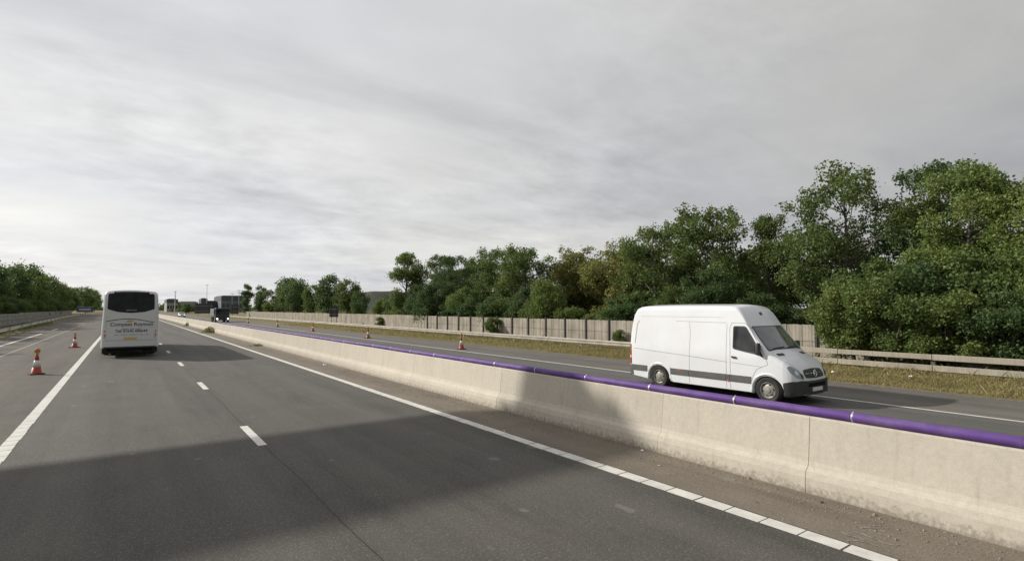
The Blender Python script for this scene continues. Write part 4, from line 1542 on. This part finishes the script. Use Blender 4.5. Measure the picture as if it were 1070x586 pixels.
def litter(loc, s, mat, label, seed):
    rd = random.Random(seed)
    m = MB()
    pts = [(s * rd.uniform(.6, 1.2) * math.cos(a), s * rd.uniform(.5, 1.0) * math.sin(a)) for a in [k * 2 * math.pi / 7 for k in range(7)]]
    vs = [(x, y, 0.004) for x, y in pts] + [(x * .7, y * .7, s * rd.uniform(.2, .6)) for x, y in pts] + [(0, 0, s * .45)]
    fs = [(i, (i + 1) % 7, 7 + (i + 1) % 7, 7 + i) for i in range(7)] + [(7 + i, 7 + (i + 1) % 7, 14) for i in range(7)]
    o = m.add(vs, fs).build('litter', mat)
    o.location = loc
    tag(o, label, 'litter', 'litter')


litter((7.2, 24, .001), .10, 'litter_white', 'crumpled white scrap by the barrier foot, far side of the shadow', 1)
litter((7.38, 6.35, .001), .035, 'litter_white', 'small white scrap by the barrier foot below the van', 2)
litter((7.28, 3.35, .001), .035, 'post_dark', 'black lump by the barrier foot at right', 3)
litter((21.0, 9.1, .16), .10, 'litter_white', 'white scrap on the grass nearest the van', 4)
litter((21.6, 6.9, .18), .09, 'litter_white', 'white scrap on the grass in the middle of the right verge', 5)
litter((6.9, 5.6, .001), .03, 'ink_gold', 'yellow leaf scrap on the grit strip', 6)
litter((6.30, 9.0, .001), .025, 'litter_white', 'tiny pale scrap beside the ribbed edge line', 7)

# ------------------------------------------------------------------ signs, masts and buildings


def sign_back(x, y, w, z0, z1, label):
    s = empty('road_sign', (x, y, 0), 0, label, 'sign')
    MB().box(-w / 2, w / 2, -.02, .02, z0, z1).build('panel', 'sign_back', s, bevel=.008)
    for z in (z0 + (z1 - z0) * .25, z0 + (z1 - z0) * .75):
        MB().box(-w / 2 + .05, w / 2 - .05, -.05, -.021, z - .03, z + .03).build('rail', 'galvanised', s)
    for q in (-.3, .3):
        MB().tube([(q * w, -.09, 0), (q * w, -.09, z1 - .05)], .035, 8).build('post', 'post_dark', s)


sign_back(23.9, 76, 1.25, 1.3, 2.75, 'dark back of a small square sign in front of the far fence')
sign_back(23.9, 160, 1.9, 1.1, 3.5, 'dark back of a square sign right of the far lorry')
sign_back(21.3, 205, 5.2, .9, 4.2, 'large dark sign back left of the far lorry')
bs = empty('road_sign', (-13.5, 285, 0), 0, 'blue road sign beyond the left slip road', 'sign')
MB().box(-2.6, 2.6, -.04, .04, 1.0, 3.3).build('panel', 'sign_blue', bs, bevel=.01)
MB().box(-2.45, 2.45, -.052, -.041, 1.12, 1.22).build('border', 'sign_white', bs)
MB().box(-2.45, 2.45, -.052, -.041, 3.08, 3.18).build('border', 'sign_white', bs)
MB().box(-1.9, 1.9, -.052, -.041, 1.9, 2.4).build('border', 'sign_white', bs)
for q in (-1.7, 1.7):
    MB().tube([(q, .1, 0), (q, .1, 3.2)], .06, 8).build('post', 'galvanised', bs)

# added gantry outside the view at left, its board shaped to shade the road ahead
gan = empty('shadow_gantry', (-15.95, 26.5, 0), 0, 'added shadow-casting gantry, unseen left of the slip road', 'sign')
MB().tube([(0, .6, 0), (0, .6, 12.6)], [.32, .24], 16).build('column', 'galvanised', gan, smooth=True)
MB().box(-.5, .5, .1, 1.1, 0, .12).build('base_plate', 'galvanised', gan, bevel=.02)
MB().box(-3.2, 10.3, .35, .65, 11.0, 11.4).build('boom', 'galvanised', gan, bevel=.02)
MB().box(-3.2, 10.3, .35, .65, 12.8, 13.2).build('boom', 'galvanised', gan, bevel=.02)
for k in range(5):
    x0 = -3.2 + k * 2.86
    MB().box(x0 + .003, x0 + (2.857 if k < 4 else 2.15), -.06, .06, 10.35, 13.85 if k < 4 else 13.55).build('shadow_board', 'sign_back', gan, bevel=.01)
    MB().box(x0 + 1.3, x0 + 1.5, .061, .349, 10.6, 13.6).build('bracket', 'galvanised', gan)


def shed(name, x0, x1, y0, y1, h, mat, trim, label, bays=6):
    b = empty(name, ((x0 + x1) / 2, y0, 0), 0, label, 'building')
    w = (x1 - x0) / 2
    d = y1 - y0
    MB().box(-w, w, 0, d, 0, h * .72).build('wall', mat, b)
    MB().box(-w - .1, w + .1, -.15, d + .1, h * .72 + .01, h).build('parapet', trim, b, bevel=.1)
    MB().box(-w + 1, w - 1, 1.5, d - 1.5, h + .003, h + .5).build('roof', trim, b)
    for k in range(bays):
        xa = -w + (2 * w) * (k + .18) / bays
        xb = -w + (2 * w) * (k + .82) / bays
        win = MB().box(xa, xb, -.12, -.003, h * .30, h * .52).build('window', 'glass_dark', b)
        MB().box(xa - .1, xb + .1, -.22, -.125, h * .30 - .25, h * .30 - .01).build('sill', trim, win)
    MB().box(-w * .15, w * .15, -.1, -.003, 0.05, h * .24).build('door', trim, b)
    return b


shed('warehouse', 58, 76, 450, 490, 11.9, 'clad_grey', 'clad_dark', 'grey box warehouse on the skyline right of centre')
shed('office_block', 45.5, 49.5, 455, 470, 9.9, 'clad_dark', 'clad_dark', 'small dark tower block in front of the low far sheds', 2)
shed('industrial_shed', 49.7, 57.8, 470, 500, 8.2, 'clad_dark', 'clad_dark', 'low dark shed adjoining the warehouse on the left', 4)
shed('industrial_shed', 33, 45, 470, 500, 7.5, 'clad_dark', 'clad_pale', 'low wide shed left of the small dark tower', 5)
shed('industrial_shed', 25.0, 32, 470, 500, 9.4, 'clad_pale', 'clad_dark', 'pale-walled shed with a mast, leftmost on the skyline', 4)


def mast(x, y, h, label, r=.25, arms=0):
    m = empty('mast', (x, y, 0), 0, label, 'mast')
    MB().tube([(0, 0, 0), (0, 0, h)], [r, r * .45], 8).build('pole', 'galvanised', m)
    for k in range(arms):
        z = h - .6 - 1.6 * k
        MB().tube([(-1.6, 0, z), (1.6, 0, z)], .12, 6).build('arm', 'galvanised', m)
    if not arms:
        MB().box(-.9, .9, -.2, .2, h, h + .3).build('lamp_head', 'galvanised', m, bevel=.05)


mast(48.3, 448, 19.6, 'tall thin lighting mast on the skyline above the dark tower block', .22)
mast(28.7, 448, 14.5, 'short thick mast at the left of the skyline', .42)
mast(69.0, 445, 16.6, 'mast with cross arms above the grey warehouse roof', .28, 2)
mast(64.5, 445, 14.0, 'short mast with cross arm left of the taller one on the warehouse', .22, 1)

# far hill
xs_h = [300 + 12 * k for k in range(0, 60)]
heightgrid('hill', xs_h, [860 + 30 * k for k in range(0, 14)],
           lambda x, y: -1 + 35 * max(0.0, min(1, (x - 318) / 45)) ** .7 * max(0.0, min(1, (y - 858) / 60)) ** .6 + 1.2 * math.sin(x * .13) + 1.0 * math.sin(x * .041 + y * .02), 'hillside')
mast(352, 915, 33.5, 'tiny mast on the far hill', .5)
# far wood along the horizon
rs = np.random.RandomState(12)
P = np.stack([rs.uniform(-400, 900, 9000), rs.uniform(900, 980, 9000), rs.uniform(0, 9, 9000)], 1)
P[:, 2] *= .55 + .45 * np.sin(P[:, 0] * .05) * np.sin(P[:, 0] * .017 + 1)
V = leaf_arrays(rs, P, 2, 1.2, 4.0)
tag(link_mesh('far_wood', quads_mesh('far_wood', V, 'leaf_dark'), None), 'far-off wood along the horizon', 'wood', kind='stuff')

print('objects', len(bpy.data.objects), 'tris', sum(len(m.loop_triangles) if False else sum(len(p.vertices) - 2 for p in m.polygons) for m in bpy.data.meshes if len(m.polygons) < 2000) )
